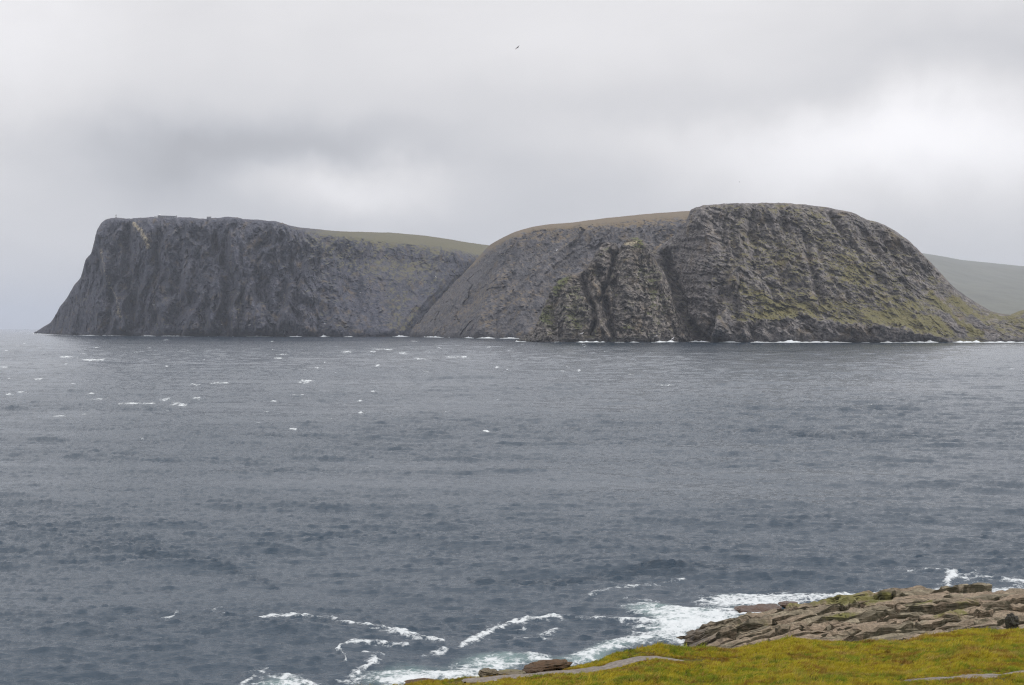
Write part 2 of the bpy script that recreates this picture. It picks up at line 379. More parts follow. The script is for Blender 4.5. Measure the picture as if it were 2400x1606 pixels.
right_cols = [C2(1470, 2800, 1490, 640, 160), C2(1500, 2790, 1510, 607, 190), C2(1530, 2760, 1533, 592, 200), C2(1560, 2730, 1557, 575, 205), C2(1588, 2700, 1583, 557, 210),
    C2(1610, 2670, 1605, 539, 215), C2(1628, 2640, 1614, 512, 220), C2(1650, 2600, 1621, 497, 225), C2(1672, 2570, 1636, 491, 230), C2(1700, 2545, 1668, 487, 240),
    C2(1740, 2535, 1712, 484, 250), C2(1790, 2530, 1784, 482.5, 260), C2(1850, 2525, 1849, 484.5, 270), C2(1905, 2520, 1896, 488, 270), C2(1965, 2520, 1954, 497, 270),
    C2(2008, 2520, 1998, 505, 270), C2(2045, 2520, 2030, 519, 270), C2(2085, 2520, 2066, 531, 265), C2(2120, 2520, 2100, 549, 260), C2(2155, 2520, 2133, 574, 255),
    C2(2185, 2520, 2160, 599, 250), C2(2215, 2520, 2181, 620, 240), C2(2245, 2520, 2209, 650, 230), C2(2275, 2520, 2239, 680, 220), C2(2300, 2520, 2269, 701, 210),
    C2(2325, 2520, 2298, 719, 200), C2(2350, 2520, 2324, 733, 190), C2(2390, 2520, 2360, 741, 180), C2(2430, 2520, 2410, 742, 170), C2(2520, 2520, 2500, 742, 160), C2(2700, 2520, 2700, 745, 160)]
feat_R = [([(1565, 640), (1590, 700), (1625, 790)], 24, -26), ([(1560, 600), (1575, 680), (1600, 745), (1645, 800)], 14, -51), ([(1705, 690), (1690, 730), (1655, 800)], 13, -42), ([(1735, 640), (1700, 700), (1685, 795)], 11, 33),
    ([(1620, 540), (1590, 640), (1625, 740)], 14, 12), ([(1732, 650), (1727, 790)], 5, -9), ([(1885, 560), (1905, 640), (1925, 715)], 8, -14), ([(1760, 560), (1765, 500)], 8, -8),
    ([(1940, 500), (1975, 560)], 7, -9), ([(1830, 490), (1850, 560)], 8, -9), ([(2000, 520), (2060, 600)], 9, -8), ([(1640, 500), (1680, 600), (1690, 680)], 14, 8),
    ([(1700, 765), (1800, 757), (1890, 742), (1925, 762), (2000, 770), (2080, 775), (2150, 788), (2230, 806)], 9, 10), ([(2200, 740), (2290, 795)], 9, -4), ([(1875, 772), (1880, 800)], 3, -8)]
veg_R = [([(1720, 670), (1790, 705), (1850, 735)], 11, 0.8), ([(1740, 745), (1860, 738)], 13, 0.6), ([(1800, 725), (1890, 722), (2080, 748), (2190, 768)], 22, 0.75), ([(2000, 640), (2100, 720), (2260, 790)], 34, 0.5),
    ([(2180, 690), (2250, 760), (2300, 785)], 6, 1.6), ([(2230, 700), (2310, 765)], 9, 0.8), ([(2220, 740), (2255, 780)], 11, -1.8), ([(2275, 745), (2330, 790)], 8, -1.2), ([(1750, 560), (1850, 600)], 30, 0.25), ([(2330, 720), (2400, 760)], 20, 0.3),
    ([(1920, 560), (2010, 640)], 26, 0.28), ([(1700, 785), (1890, 770), (2060, 790), (2200, 806)], 13, -1.0), ([(1640, 560), (1620, 680), (1650, 770)], 45, -0.4), ([(1840, 620), (1860, 650)], 22, 0.3), ([(1700, 490), (1950, 510)], 16, 0.2)]
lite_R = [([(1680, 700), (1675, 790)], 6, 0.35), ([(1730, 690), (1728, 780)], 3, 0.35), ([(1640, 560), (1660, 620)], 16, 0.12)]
right_head, GR = headland('near_headland', right_cols, 640, 215, M_near, disp_right, feat_R, veg_R, lite_R,
    'large dome shaped headland at right, grey rock ledges and mossy green slopes', concave=1.0, back=250, vegbase=0.17, dirx=-0.2, rim=0.3, topveg=lambda px: -0.35)

horn_cols = [C2(1208, 2700, 1213, 803, 10), C2(1222, 2660, 1230, 793, 30), C2(1230, 2640, 1246, 783, 40), C2(1238, 2620, 1261, 765, 50), C2(1250, 2610, 1272, 734, 60), C2(1262, 2600, 1285, 703, 70),
    C2(1275, 2590, 1293, 685, 80), C2(1292, 2585, 1310, 667, 90), C2(1312, 2580, 1333, 650, 95), C2(1340, 2575, 1362, 642, 95), C2(1360, 2570, 1379, 628, 100),
    C2(1378, 2570, 1395, 608, 110), C2(1392, 2570, 1409, 585, 115), C2(1403, 2570, 1419, 576, 120), C2(1417, 2570, 1440, 575, 125), C2(1428, 2570, 1451, 587, 130),
    C2(1436, 2570, 1457, 580, 125), C2(1450, 2565, 1471, 568, 120), C2(1470, 2560, 1487, 564, 120), C2(1495, 2560, 1502, 567, 120), C2(1513, 2560, 1512, 576, 120),
    C2(1530, 2565, 1521, 583, 120), C2(1545, 2570, 1526, 601, 115), C2(1560, 2580, 1542, 626, 110), C2(1574, 2590, 1558, 654, 100), C2(1587, 2600, 1571, 683, 90),
    C2(1600, 2610, 1580, 720, 70), C2(1612, 2620, 1598, 753, 50), C2(1622, 2630, 1615, 782, 30), C2(1632, 2650, 1630, 801, 10)]
feat_H = [([(1364, 645), (1372, 680), (1385, 705), (1396, 740), (1388, 785)], 6, -22), ([(1452, 583), (1435, 618), (1420, 665), (1404, 705)], 5, -24),
    ([(1410, 695), (1402, 735), (1412, 765), (1425, 795)], 6, 11), ([(1418, 700), (1426, 745), (1440, 795)], 6, -20), ([(1510, 680), (1512, 740), (1500, 770)], 5, -10), ([(1524, 600), (1560, 700), (1600, 790)], 9, 12),
    ([(1475, 600), (1455, 650), (1480, 720)], 14, 9), ([(1545, 640), (1535, 720)], 14, 8), ([(1400, 600), (1392, 650), (1398, 690)], 9, 9), ([(1320, 680), (1340, 780)], 14, 8), ([(1290, 700), (1300, 780)], 7, -7)]
veg_H = [([(1325, 655), (1305, 680)], 12, 1.0), ([(1280, 740), (1285, 755)], 13, 0.7), ([(1345, 690), (1360, 760)], 18, 0.3), ([(1330, 730), (1350, 770)], 14, 0.45), ([(1487, 566), (1502, 575)], 10, 0.9), ([(1515, 640), (1545, 700), (1535, 730)], 18, 0.45),
    ([(1480, 760), (1440, 775)], 12, 0.2), ([(1290, 710), (1275, 745)], 12, 0.4)]
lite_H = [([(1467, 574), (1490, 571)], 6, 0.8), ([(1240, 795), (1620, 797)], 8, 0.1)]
horn, GH = headland('rock_horn', horn_cols, 330, 200, M_horn, disp_horn, feat_H, veg_H, lite_H,
    'jagged double pointed rock horn rising in front of the right headland', concave=1.1, back=60, vegbase=0.05, gain=1.25, dirx=-0.1, rim=0.9, topveg=lambda px: -0.3)

hum_cols = [C2(2290, 2760, 2300, 775, 60), C2(2330, 2740, 2337, 752, 150), C2(2355, 2740, 2366, 742, 200), C2(2375, 2740, 2385, 734, 220), C2(2400, 2740, 2404, 728, 250),
    C2(2450, 2740, 2455, 715, 280), C2(2540, 2740, 2545, 700, 300), C2(2700, 2740, 2700, 700, 300)]
veg_U = [([(2345, 755), (2365, 765)], 14, 0.7)]
headland('shore_hill', hum_cols, 90, 80, M_near, disp_soft, [], veg_U, [], 'low mossy hill at the right edge behind the shoreline', vegbase=0.25)
far_cols = [C2(x, 9000, x, y + 6, 7400, x, y - 2, 9000) for x, y in ((1900, 600), (2050, 583), (2120, 592), (2162, 597), (2208, 604), (2253, 612), (2298, 617), (2400, 627), (2550, 634), (2750, 650), (3000, 700))]
headland('far_hill', far_cols, 90, 60, M_hill, lambda X, Y, Z, px, py, hf: 130 * ridged(X / 1500, Z / 900, 0.2, 4, 5), [], [], [],
         'pale distant hill fading into mist at the far right', back=2500)

# ------------------------------------------------------------------ foreground ground
crest_px = np.array([-1200, 0, 600, 900, 960, 1080, 1150, 1200, 1240, 1300, 1340, 1400, 1440, 1500, 1540, 1580, 1620, 1650, 1700, 1740, 1800, 1840, 1870, 1940, 2000, 2060, 2110, 2150, 2220, 2250, 2290, 2340, 2400, 2600, 3400])
crest_py = np.array([1850, 1740, 1650, 1609, 1602, 1592, 1588, 1583, 1580, 1572, 1566, 1549, 1534, 1522, 1519, 1524, 1527, 1524, 1526, 1521, 1514, 1504, 1503, 1507, 1508, 1504, 1506, 1498, 1488, 1480, 1479, 1482, 1482, 1460, 1430])
crest_Y = np.interp(crest_px, [-1200, 900, 1300, 1600, 2000, 2400, 3400], [48, 50, 56, 62, 66, 68, 72])
def ground_z(X, Y, detail=True):
    X = np.asarray(X, float); Y = np.asarray(Y, float)
    px = 1200 + F * X / np.maximum(Y, 6)
    pyc = np.interp(px, crest_px, crest_py); Yc = np.interp(px, crest_px, crest_Y)
    zc = H - (pyc - 770) / F * Yc
    z0 = 19.5
    q = np.clip(Y / Yc, -2, 1)
    z = z0 + (zc - z0) * q + 0.3 * np.sin(np.pi * np.clip(q, 0, 1)) * (1 - q)
    z = z - np.maximum(Y - Yc, 0) * 0.62 + 0.0
    z = z + (22.3 - z0) * (1 - sstep(Y, 2, 24))
    if detail:
        k = 1 - 0.6 * np.exp(-((Y - Yc) / 6) ** 2)
        z = z + k * (0.22 * pn(X / 4.5, Y / 6.5, 0.3, 101) + 0.10 * pn(X / 1.7, Y / 2.0, 0.8, 102) + 0.04 * pn(X / 0.6, Y / 0.6, 0.1, 103))
    return z
def drop_to_ground(px, py):
    """where the sight line through a photo pixel meets the ground (or the crest)"""
    Ys = np.linspace(26, 75, 1500); Xs = (px - 1200) / F * Ys
    zs = H - (py - 770) / F * Ys
    g = ground_z(Xs, Ys)
    idx = np.nonzero(g > zs)[0]
    if len(idx) == 0:
        i = int(np.argmin(zs - g))
    else: i = idx[0]
    return Xs[i], Ys[i]

# the footpath: centre line in the world, half-width in metres
path_px = [(1085, 1602), (1125, 1594), (1180, 1588), (1235, 1582), (1290, 1576), (1340, 1575), (1395, 1573), (1435, 1563), (1468, 1551), (1500, 1543), (1535, 1541), (1575, 1546), (1612, 1551)]
path_pts = np.array([drop_to_ground(*p) for p in path_px])
path2 = np.array([drop_to_ground(*p) for p in [(2110, 1598), (2180, 1594), (2250, 1589), (2320, 1583), (2400, 1575), (2500, 1565)]])
def path_dist(X, Y):
    return seg_dist(X, Y, [tuple(p) for p in path_pts])
def path2_dist(X, Y):
    return seg_dist(X, Y, [tuple(p) for p in path2])

m, t = new_mat('turf_soil')
p = t.n('ShaderNodeNewGeometry').outputs['Position']
c = t.mix(t.step(t.noise(p, 1.3, 5, 0.6), 0.4, 0.6), (0.075, 0.065, 0.012), (0.13, 0.085, 0.015))
c = t.mix(t.step(t.noise(p, 7, 3, 0.6), 0.45, 0.7), c, (0.06, 0.075, 0.012))
b = t.n('ShaderNodeBump', i_Strength=0.6, i_Distance=0.1); t.put(b.inputs['Height'], t.noise(p, 9, 4))
s = t.n('ShaderNodeBsdfPrincipled', i_Base_Color=c, i_Roughness=0.95, i_Normal=b); s.inputs['Specular IOR Level'].default_value = 0.1
t.put(t.n('ShaderNodeOutputMaterial').inputs[0], s); M_soil = m

m, t = new_mat('path_gravel')
p = t.n('ShaderNodeNewGeometry').outputs['Position']
c = t.mix(t.step(t.noise(p, 6, 6, 0.7), 0.35, 0.68), (0.12, 0.10, 0.085), (0.27, 0.24, 0.21))
c = t.mix(t.math('MULTIPLY', t.step(t.noise(p, 0.9, 3), 0.5, 0.65), 0.5), c, (0.17, 0.13, 0.08))
b = t.n('ShaderNodeBump', i_Strength=0.7, i_Distance=0.05); t.put(b.inputs['Height'], t.noise(p, 16, 5, 0.7))
s = t.n('ShaderNodeBsdfPrincipled', i_Base_Color=c, i_Roughness=0.8, i_Normal=b)
t.put(t.n('ShaderNodeOutputMaterial').inputs[0], s); M_gravel = m

Yr = np.concatenate([np.linspace(-30, 18, 14)[:-1], np.linspace(18, 72, 230), np.linspace(72.5, 100, 40)])
sr = np.concatenate([np.linspace(-1.3, -0.2, 25)[:-1], np.linspace(-0.2, 0.42, 330), np.linspace(0.43, 1.3, 20)])
YY, SS = np.meshgrid(Yr, sr, indexing='ij')
XX = SS * np.maximum(YY, 18) + np.where(YY < 18, 0, 0)
ZZ = ground_z(XX, YY)
ground = mesh_obj('ground', np.stack([XX, YY, ZZ], -1).reshape(-1, 3), grid_faces(*XX.shape), M_soil)
tag(ground, 'grassy slope falling towards the shore in the foreground', kind='structure')

def ribbon(name, pts, half, label):
    pts = np.array(pts); L = np.concatenate([[0], np.cumsum(np.linalg.norm(np.diff(pts, axis=0), axis=1))])
    n = max(30, int(L[-1] / 0.15)); s = np.linspace(0, L[-1], n)
    cx, cy = np.interp(s, L, pts[:, 0]), np.interp(s, L, pts[:, 1])
    k = np.ones(9) / 9
    cx = np.convolve(np.pad(cx, 4, 'edge'), k, 'valid'); cy = np.convolve(np.pad(cy, 4, 'edge'), k, 'valid')
    tx, ty = np.gradient(cx), np.gradient(cy); ln = np.hypot(tx, ty); nx, ny = -ty / ln, tx / ln
    rows = []
    taper = np.minimum(1, np.minimum(np.arange(n), n - 1 - np.arange(n)) / 8.0) * 0.9 + 0.1
    for j, q in enumerate(np.linspace(-1, 1, 9)):
        w = half * q * taper * (1 + 0.35 * pn(s / 1.1, 3.0 * np.sign(q), 0.5, 77) + 0.2 * pn(s / 0.35, 5.0 * np.sign(q), 0.5, 78))
        x, y = cx + nx * w, cy + ny * w
        rows.append(np.stack([x, y, ground_z(x, y) + 0.035 * (1 - q ** 2) + (0.008 if abs(q) < 1 else -0.03)], -1))
    o = mesh_obj(name, np.array(rows).reshape(-1, 3), grid_faces(9, n), M_gravel)
    return tag(o, label, kind='structure')
ribbon('path', path_pts, 0.75, 'worn grey footpath curving over the grassy crest')
ribbon('path', path2, 0.4, 'faint stony trail through the grass at bottom right')

# ------------------------------------------------------------------ grass tufts
m, t = new_mat('wind_blown_grass')
geo = t.n('ShaderNodeNewGeometry'); p = geo.outputs['Position']
oi = t.n('ShaderNodeObjectInfo').outputs['Random']
big = t.noise(t.vmul(p, (1, 0.7, 0)), 0.30, 4, 0.6, 0.5); med = t.noise(t.vmul(p, (1, 0.5, 0)), 1.6, 5, 0.7, 0.5)
gold = t.mix(oi, (0.52, 0.41, 0.035), (0.38, 0.35, 0.03))
green = t.mix(oi, (0.15, 0.21, 0.02), (0.32, 0.36, 0.03))
c = t.mix(t.step(t.math('ADD', big, t.math('MULTIPLY', t.math('SUBTRACT', med, 0.5), 1.2)), 0.36, 0.54), green, gold)
c = t.mix(t.math('MULTIPLY', t.step(t.noise(t.vmul(p, (1, 0.7, 0)), 0.55, 5, 0.7, 0.4), 0.50, 0.62), 0.85), c, (0.26, 0.14, 0.03))
c = t.mix(t.math('MULTIPLY', t.step(t.noise(t.vmul(p, (0.6, 1, 0)), 0.42, 5, 0.7, 0.3), 0.55, 0.66), 0.55), c, (0.52, 0.40, 0.12))
c = t.mix(t.math('MULTIPLY', t.step(oi, 0.86, 0.95), 0.7), c, (0.50, 0.33, 0.10))
c = t.mix(t.math('MULTIPLY', t.step(oi, 0.10, 0.03), 0.7), c, (0.16, 0.075, 0.02))
s = t.n('ShaderNodeBsdfPrincipled', i_Base_Color=c, i_Roughness=0.6); s.inputs['Specular IOR Level'].default_value = 0.2
tr = t.n('ShaderNodeBsdfTranslucent', i_Color=c)
mx = t.n('ShaderNodeMixShader', i_0=0.3); t.put(mx.inputs[1], s); t.put(mx.inputs[2], tr)
t.put(t.n('ShaderNodeOutputMaterial').inputs[0], mx); M_grass = m

def tuft_mesh(k):
    r = random.Random(k); V, T = [], []
    for i in range(26):
        a = r.uniform(0, 6.283); rad = r.uniform(0, 0.11); x, y = rad * math.cos(a), rad * math.sin(a)
        h = r.uniform(0.06, 0.17); w = r.uniform(0.006, 0.012); b = r.uniform(0, 3.14)
        lx, ly = r.uniform(0.02, 0.12) , r.uniform(-0.07, 0.05)          # the wind bends the blades one way
        wx, wy = w * math.cos(b), w * math.sin(b); i0 = len(V)
        V += [(x - wx, y - wy, -0.02), (x + wx, y + wy, -0.02), (x + lx * .4 + wx * .7, y + ly * .4 + wy * .7, h * .6),
              (x + lx * .4 - wx * .7, y + ly * .4 - wy * .7, h * .6), (x + lx + wx * .15, y + ly, h), (x + lx - wx * .15, y + ly, h * .98)]
        T += [(i0, i0 + 1, i0 + 2, i0 + 3), (i0 + 3, i0 + 2, i0 + 4, i0 + 5)]
    return V, T
tuftcol = bpy.data.collections.new('tufts')
for k in range(5):
    V, T = tuft_mesh(k)
    me = bpy.data.meshes.new('tuft'); me.from_pydata(V, [], T); me.materials.append(M_grass)
    o = bpy.data.objects.new('tuft', me); tuftcol.objects.link(o)
def scatter(n, y0, y1, s0, s1):
    Y = np.sqrt(rng.uniform(y0 ** 2, y1 ** 2, n)); S = rng.uniform(s0, s1, n); return S * Y, Y
gx, gy = scatter(100000, 34, 78, -0.20, 0.42)
Ycr = np.interp(1200 + F * gx / gy, crest_px, crest_Y)
keep = (path_dist(gx, gy) > 0.62 + 0.2 * pn(gx / 0.5, gy / 0.5, 0, 5)) & (path2_dist(gx, gy) > 0.25 + 0.3 * pn(gx / .4, gy / .4, 0, 8)) & (gy < Ycr + 4)
gx, gy = gx[keep], gy[keep]
gz = ground_z(gx, gy)
sc = 0.6 + 0.5 * sstep(pn(gx / 2.2, gy / 2.6, 0, 88), -0.5, 0.6) + 0.5 * sstep(pn(gx / 0.7, gy / 0.9, 0, 89), -0.2, 0.7) + rng.normal(0, 0.15, len(gx)) + 0.7 * (rng.uniform(size=len(gx)) > 0.985)
sc *= 0.9 * (0.55 + 0.45 * sstep(np.minimum(path_dist(gx, gy), path2_dist(gx, gy) + 0.6), 1.0, 3.2))
pm = bpy.data.meshes.new('grass')
pm.vertices.add(len(gx)); pm.vertices.foreach_set('co', np.stack([gx, gy, gz], -1).astype(np.float32).ravel())
at = pm.attributes.new('tsize', 'FLOAT', 'POINT'); at.data.foreach_set('value', sc.astype(np.float32))
at = pm.attributes.new('trot', 'FLOAT_VECTOR', 'POINT')
rv = np.stack([rng.normal(0, .12, len(gx)), rng.normal(0, .12, len(gx)), rng.normal(0, 0.5, len(gx))], -1).astype(np.float32)
at.data.foreach_set('vector', rv.ravel())
grass = bpy.data.objects.new('grass', pm); C.objects.link(grass)
tag(grass, 'short wind-blown golden and green grass covering the slope', 'grass', kind='stuff')
ng = bpy.data.node_groups.new('grass_scatter', 'GeometryNodeTree')
ng.interface.new_socket('Geometry', in_out='INPUT', socket_type='NodeSocketGeometry')
ng.interface.new_socket('Geometry', in_out='OUTPUT', socket_type='NodeSocketGeometry')
gi, go = ng.nodes.new('NodeGroupInput'), ng.nodes.new('NodeGroupOutput')
iop = ng.nodes.new('GeometryNodeInstanceOnPoints'); ci = ng.nodes.new('GeometryNodeCollectionInfo')
ci.inputs['Collection'].default_value = tuftcol; ci.inputs['Separate Children'].default_value = True
a1 = ng.nodes.new('GeometryNodeInputNamedAttribute'); a1.data_type = 'FLOAT'; a1.inputs[0].default_value = 'tsize'
a2 = ng.nodes.new('GeometryNodeInputNamedAttribute'); a2.data_type = 'FLOAT_VECTOR'; a2.inputs[0].default_value = 'trot'
ng.links.new(gi.outputs[0], iop.inputs['Points']); ng.links.new(ci.outputs[0], iop.inputs['Instance'])
iop.inputs['Pick Instance'].default_value = True
ng.links.new(a1.outputs[0], iop.inputs['Scale']); ng.links.new(a2.outputs[0], iop.inputs['Rotation'])
ng.links.new(iop.outputs[0], go.inputs[0])
grass.modifiers.new('scatter', 'NODES').node_group = ng

# ------------------------------------------------------------------ rock shelf
def shelf_mat(name, cols, wetz=1.1, mossy=0.5, seaweed=0.0):
    m, t = new_mat(name)
    geo = t.n('ShaderNodeNewGeometry'); p = geo.outputs['Position']
    oi = t.n('ShaderNodeObjectInfo').outputs['Random']
    st = t.vmul(p, (0.35, 1, 1.6))
    n1, n2, n3 = t.noise(st, 0.9, 6, 0.65), t.noise(p, 4.5, 5, 0.7), t.noise(st, 0.35, 4, 0.6, 0.6)
    c = t.mix(t.step(n1, 0.35, 0.65), cols[0], cols[1])
    c = t.mix(t.math('MULTIPLY', t.step(t.math('ADD', t.math('MULTIPLY', oi, 0.25), n3), 0.50, 0.72), 0.7), c, cols[2])
    c = t.mix(t.math('MULTIPLY', t.step(n2, 0.60, 0.42), 0.45), c, tuple(0.5 * a for a in cols[0]))
    sx = t.n('ShaderNodeSeparateXYZ', i_0=p); sn = t.n('ShaderNodeSeparateXYZ', i_0=geo.outputs['Normal'])
    mo = t.attr('moss')
    mf = t.step(t.math('ADD', t.math('ADD', mo, mossy - 0.5), t.math('MULTIPLY', t.math('SUBTRACT', t.noise(p, 0.8, 6, 0.7), 0.5), 2.0)), 0.45, 0.8)
    mosc = t.mix(t.noise(p, 2.2, 3), (0.10, 0.115, 0.025), (0.22, 0.20, 0.05))
    c = t.mix(t.math('MULTIPLY', mf, 0.8), c, mosc)
    # shade painted on the steep ledge fronts: near-black mixed patchily into the colour
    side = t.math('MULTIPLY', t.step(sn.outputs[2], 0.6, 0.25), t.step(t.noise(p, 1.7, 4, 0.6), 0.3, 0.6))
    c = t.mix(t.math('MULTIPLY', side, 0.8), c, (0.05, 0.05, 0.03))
    wet = t.step(t.math('ADD', sx.outputs[2], t.math('MULTIPLY', n2, 0.8)), wetz + 0.9, wetz)
    c = t.mix(t.math('MULTIPLY', wet, 0.7), c, t.mix(n1, (0.035, 0.028, 0.02), (0.075, 0.045, 0.025)))
    if seaweed: c = t.mix(t.math('MULTIPLY', t.step(n2, 0.35, 0.6), seaweed), c, (0.085, 0.035, 0.014))
    bh = t.math('ADD', t.math('MULTIPLY', t.noise(t.vmul(p, (0.3, 0.8, 4)), 2.0, 6, 0.65), 0.20), t.math('MULTIPLY', t.noise(p, 7, 5, 0.7), 0.07))
    b = t.n('ShaderNodeBump', i_Strength=0.9, i_Distance=1.0); t.put(b.inputs['Height'], bh)
    r = t.math('SUBTRACT', 0.85, t.math('MULTIPLY', wet, 0.5))
    s = t.n('ShaderNodeBsdfPrincipled', i_Base_Color=c, i_Roughness=r, i_Normal=b)
    s.inputs['Specular IOR Level'].default_value = 0.35
    t.put(t.n('ShaderNodeOutputMaterial').inputs[0], s); return m
M_shelf = shelf_mat('shelf_sandstone', [(0.145, 0.125, 0.085), (0.34, 0.29, 0.205), (0.34, 0.255, 0.185)], mossy=0.62)
M_mossrock = shelf_mat('mossy_rock', [(0.12, 0.10, 0.07), (0.2, 0.17, 0.12), (0.2, 0.16, 0.1)], wetz=-3, mossy=0.95)
M_brownrock = shelf_mat('brown_wet_rock', [(0.07, 0.045, 0.025), (0.15, 0.10, 0.055), (0.12, 0.075, 0.04)], wetz=-3, mossy=0.2, seaweed=0.3)
M_darkrock = shelf_mat('dark_rock', [(0.03, 0.03, 0.028), (0.08, 0.075, 0.06), (0.06, 0.055, 0.045)], wetz=-3, mossy=0.3)
M_weedrock = shelf_mat('seaweed_rock', [(0.06, 0.04, 0.03), (0.11, 0.075, 0.05), (0.10, 0.06, 0.04)], wetz=0.6, mossy=0.1, seaweed=0.7)

# outline of the shelf and its height, both in the world
def shelf_z(X, Y):
    X = np.asarray(X, float); Y = np.asarray(Y, float)
    z = np.interp(X, [8, 11, 13, 15, 17, 20, 23, 28, 37, 60], [-1.2, 0.1, 1.0, 1.75, 2.4, 3.1, 3.8, 4.7, 5.6, 6.5])
    return z - (Y - 104) * 0.062
def far_edge(X): return np.interp(X, [10, 12, 13.5, 16, 18, 20, 22.5, 25, 32, 36.5, 50, 80], [104, 112, 115, 116.5, 117, 117, 116, 114.5, 111, 108, 106, 104])
def near_edge(X): return np.interp(X, [10, 12, 14, 17, 60], [99, 90, 84, 78, 74])
mossspots = [((1960, 1403), (2080, 1400), 16, 0.75), ((2200, 1440), (2260, 1436), 14, 0.6), ((2250, 1412), (2290, 1412), 10, 0.7), ((1900, 1455), (2000, 1440), 10, 0.5),
             ((1960, 1448), (1985, 1445), 8, 0.5), ((1720, 1470), (1820, 1470), 22, 0.25), ((1840, 1420), (1950, 1404), 12, 0.6), ((2130, 1420), (2180, 1410), 12, 0.4)]
def moss_at(X, Y, Z):
    px, py = proj(X, Y, Z); v = np.zeros(np.shape(px))
    for a, b, w, k in mossspots: v = v + k * np.exp(-(seg_dist(px, py, [a, b]) / w) ** 2)
    return v
shelf = empty('rock_shelf', (24, 98, 0)); tag(shelf, 'layered sandstone ledges sloping from the grass into the sea', kind='structure')
def bed(x, y):
    z = shelf_z(x, y) - 0.75 - 0.35 * np.abs(pn(x / 3, y / 1.5, 0.2, 201))
    e = np.minimum(far_edge(x) - 0.8 - y, (x - 11.5) * 1.2)
    return np.where(e < 1.2, z - (1.2 - e) * 1.6, z)
bx, by = np.meshgrid(np.linspace(6, 75, 150), np.linspace(74, 121, 130), indexing='ij')
bz = np.maximum(bed(bx, by), -4)
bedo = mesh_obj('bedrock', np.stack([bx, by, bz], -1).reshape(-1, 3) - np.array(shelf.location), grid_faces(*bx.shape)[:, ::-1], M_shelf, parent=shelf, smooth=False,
                attrs={'moss': moss_at(bx, by, bz)})

def warp_xy(a, b):
    x = a + 0.7 * pn(a / 3.1, b / 1.7, 0.2, 301) + 0.25 * np.sign(pn(a / 1.9, b / 0.9, 0.2, 311)) * 0.4
    y = b + 1.3 * pn(a / 11, b / 7, 0.6, 302) + 0.22 * pn(a / 2.6, b / 2.2, 0.1, 303) + 0.22 * crag(np.asarray(a / 2.2), np.asarray(b / 2.4), 21) + 0.14 * pn(a / 0.5, b / 0.8, 0.1, 304)
    return x, y - 0.10 * (a - 24)
def slab(a0, a1, b0, b1, off, tilt, seed):
    na = int(np.clip((a1 - a0) / 0.28, 7, 34)); nb = int(np.clip((b1 - b0) / 0.26, 5, 14))
    u, v = np.meshgrid(np.linspace(0, 1, na), np.linspace(0, 1, nb), indexing='ij')
    # rounded plan: pull corners in
    cr = 0.12
    uu = u + (0.5 - u) * cr * (np.abs(2 * v - 1) ** 4); vv = v + (0.5 - v) * cr * 1.6 * (np.abs(2 * u - 1) ** 4)
    a, b = a0 + uu * (a1 - a0), b0 + vv * (b1 - b0)
    x, y = warp_xy(a, b)
    x = x + 0.10 * pn(y / 0.5, seed, 0.4, 305); y = y + 0.10 * pn(x / 0.5, seed, 0.7, 306)
    zt = shelf_z(x, y) + off - tilt * (b - b0) + 0.16 * pn(x / 1.6, y / 0.8, seed, 307) + 0.07 * pn(x / 0.45, y / 0.4, seed, 308)
    # small steps across the top, where thinner layers have broken away
    zt = zt - 0.17 * sstep(pn(x / 2.9, y / 0.75, seed + 3.3, 309), 0.05, 0.09) - 0.15 * sstep(pn(x / 2.1, y / 0.6, seed + 8.3, 312), 0.12, 0.16) - 0.12 * sstep(pn(x / 3.5, y / 0.5, seed + 5.3, 310), 0.15, 0.2)
    ed = np.minimum(np.minimum(u, 1 - u) * (a1 - a0), np.minimum(v, 1 - v) * (b1 - b0))
    zt = zt - 0.12 * (1 - sstep(ed, 0, 0.22))
    V = [np.stack([x, y, zt], -1).reshape(-1, 3)]; Fc = [grid_faces(na, nb)[:, ::-1]]
    ring = np.concatenate([np.arange(nb - 1), np.arange(na - 1) * nb + nb - 1, (na - 1) * nb + np.arange(nb - 1, 0, -1), np.arange(na - 1, 0, -1) * nb])
    top = V[0][ring]; prev = ring; n = len(ring); base = na * nb
    cx, cy = x.mean(), y.mean()
    depth = [0.16, 0.22, 0.42, 0.5, 0.9, 1.8]
    for i, dz in enumerate(depth):
        q = top.copy(); inn = (0.0, 0.05, 0.04, 0.09, 0.06, 0.02)[i] if i else 0.0
        off_ = inn + 0.05 * pn(q[:, 0] / 0.5, q[:, 1] / 0.5, i * 1.7 + seed, 311)
        dx, dy = q[:, 0] - cx, q[:, 1] - cy; dl = np.hypot(dx, dy) + 1e-6
        q[:, 0] -= dx / dl * off_; q[:, 1] -= dy / dl * off_; q[:, 2] -= dz
        idx = base + np.arange(n); base += n; V.append(q)
        Fc.append(np.stack([prev, idx, np.roll(idx, -1), np.roll(prev, -1)], -1)); prev = idx
    return np.concatenate(V), np.concatenate(Fc)
slabs = []
b = 84.0; row = 0
R = random.Random(11)
while b < 121:
    th = R.choice([0.7, 0.9, 1.1, 1.4, 1.9])
    a = 8 + R.uniform(0, 4)
    rowoff = R.uniform(-0.15, 0.25)
    while a < 62:
        ln = R.choice([2.0, 3, 4.5, 6, 8, 11]) * (1.3 if th > 1.7 else 1)
        g = R.uniform(0.05, 0.28)
        if th > 1.5 and R.random() < 0.4:
            h = th * R.uniform(0.35, 0.65)
            slabs.append((a, a + ln - g, b, b + h - 0.04)); slabs.append((a + R.uniform(-.4, .4), a + ln - g, b + h, b + th - 0.05))
        else: slabs.append((a, a + ln - g, b, b + th - 0.05))
        a += ln
    b += th; row += 1
nsl = 0
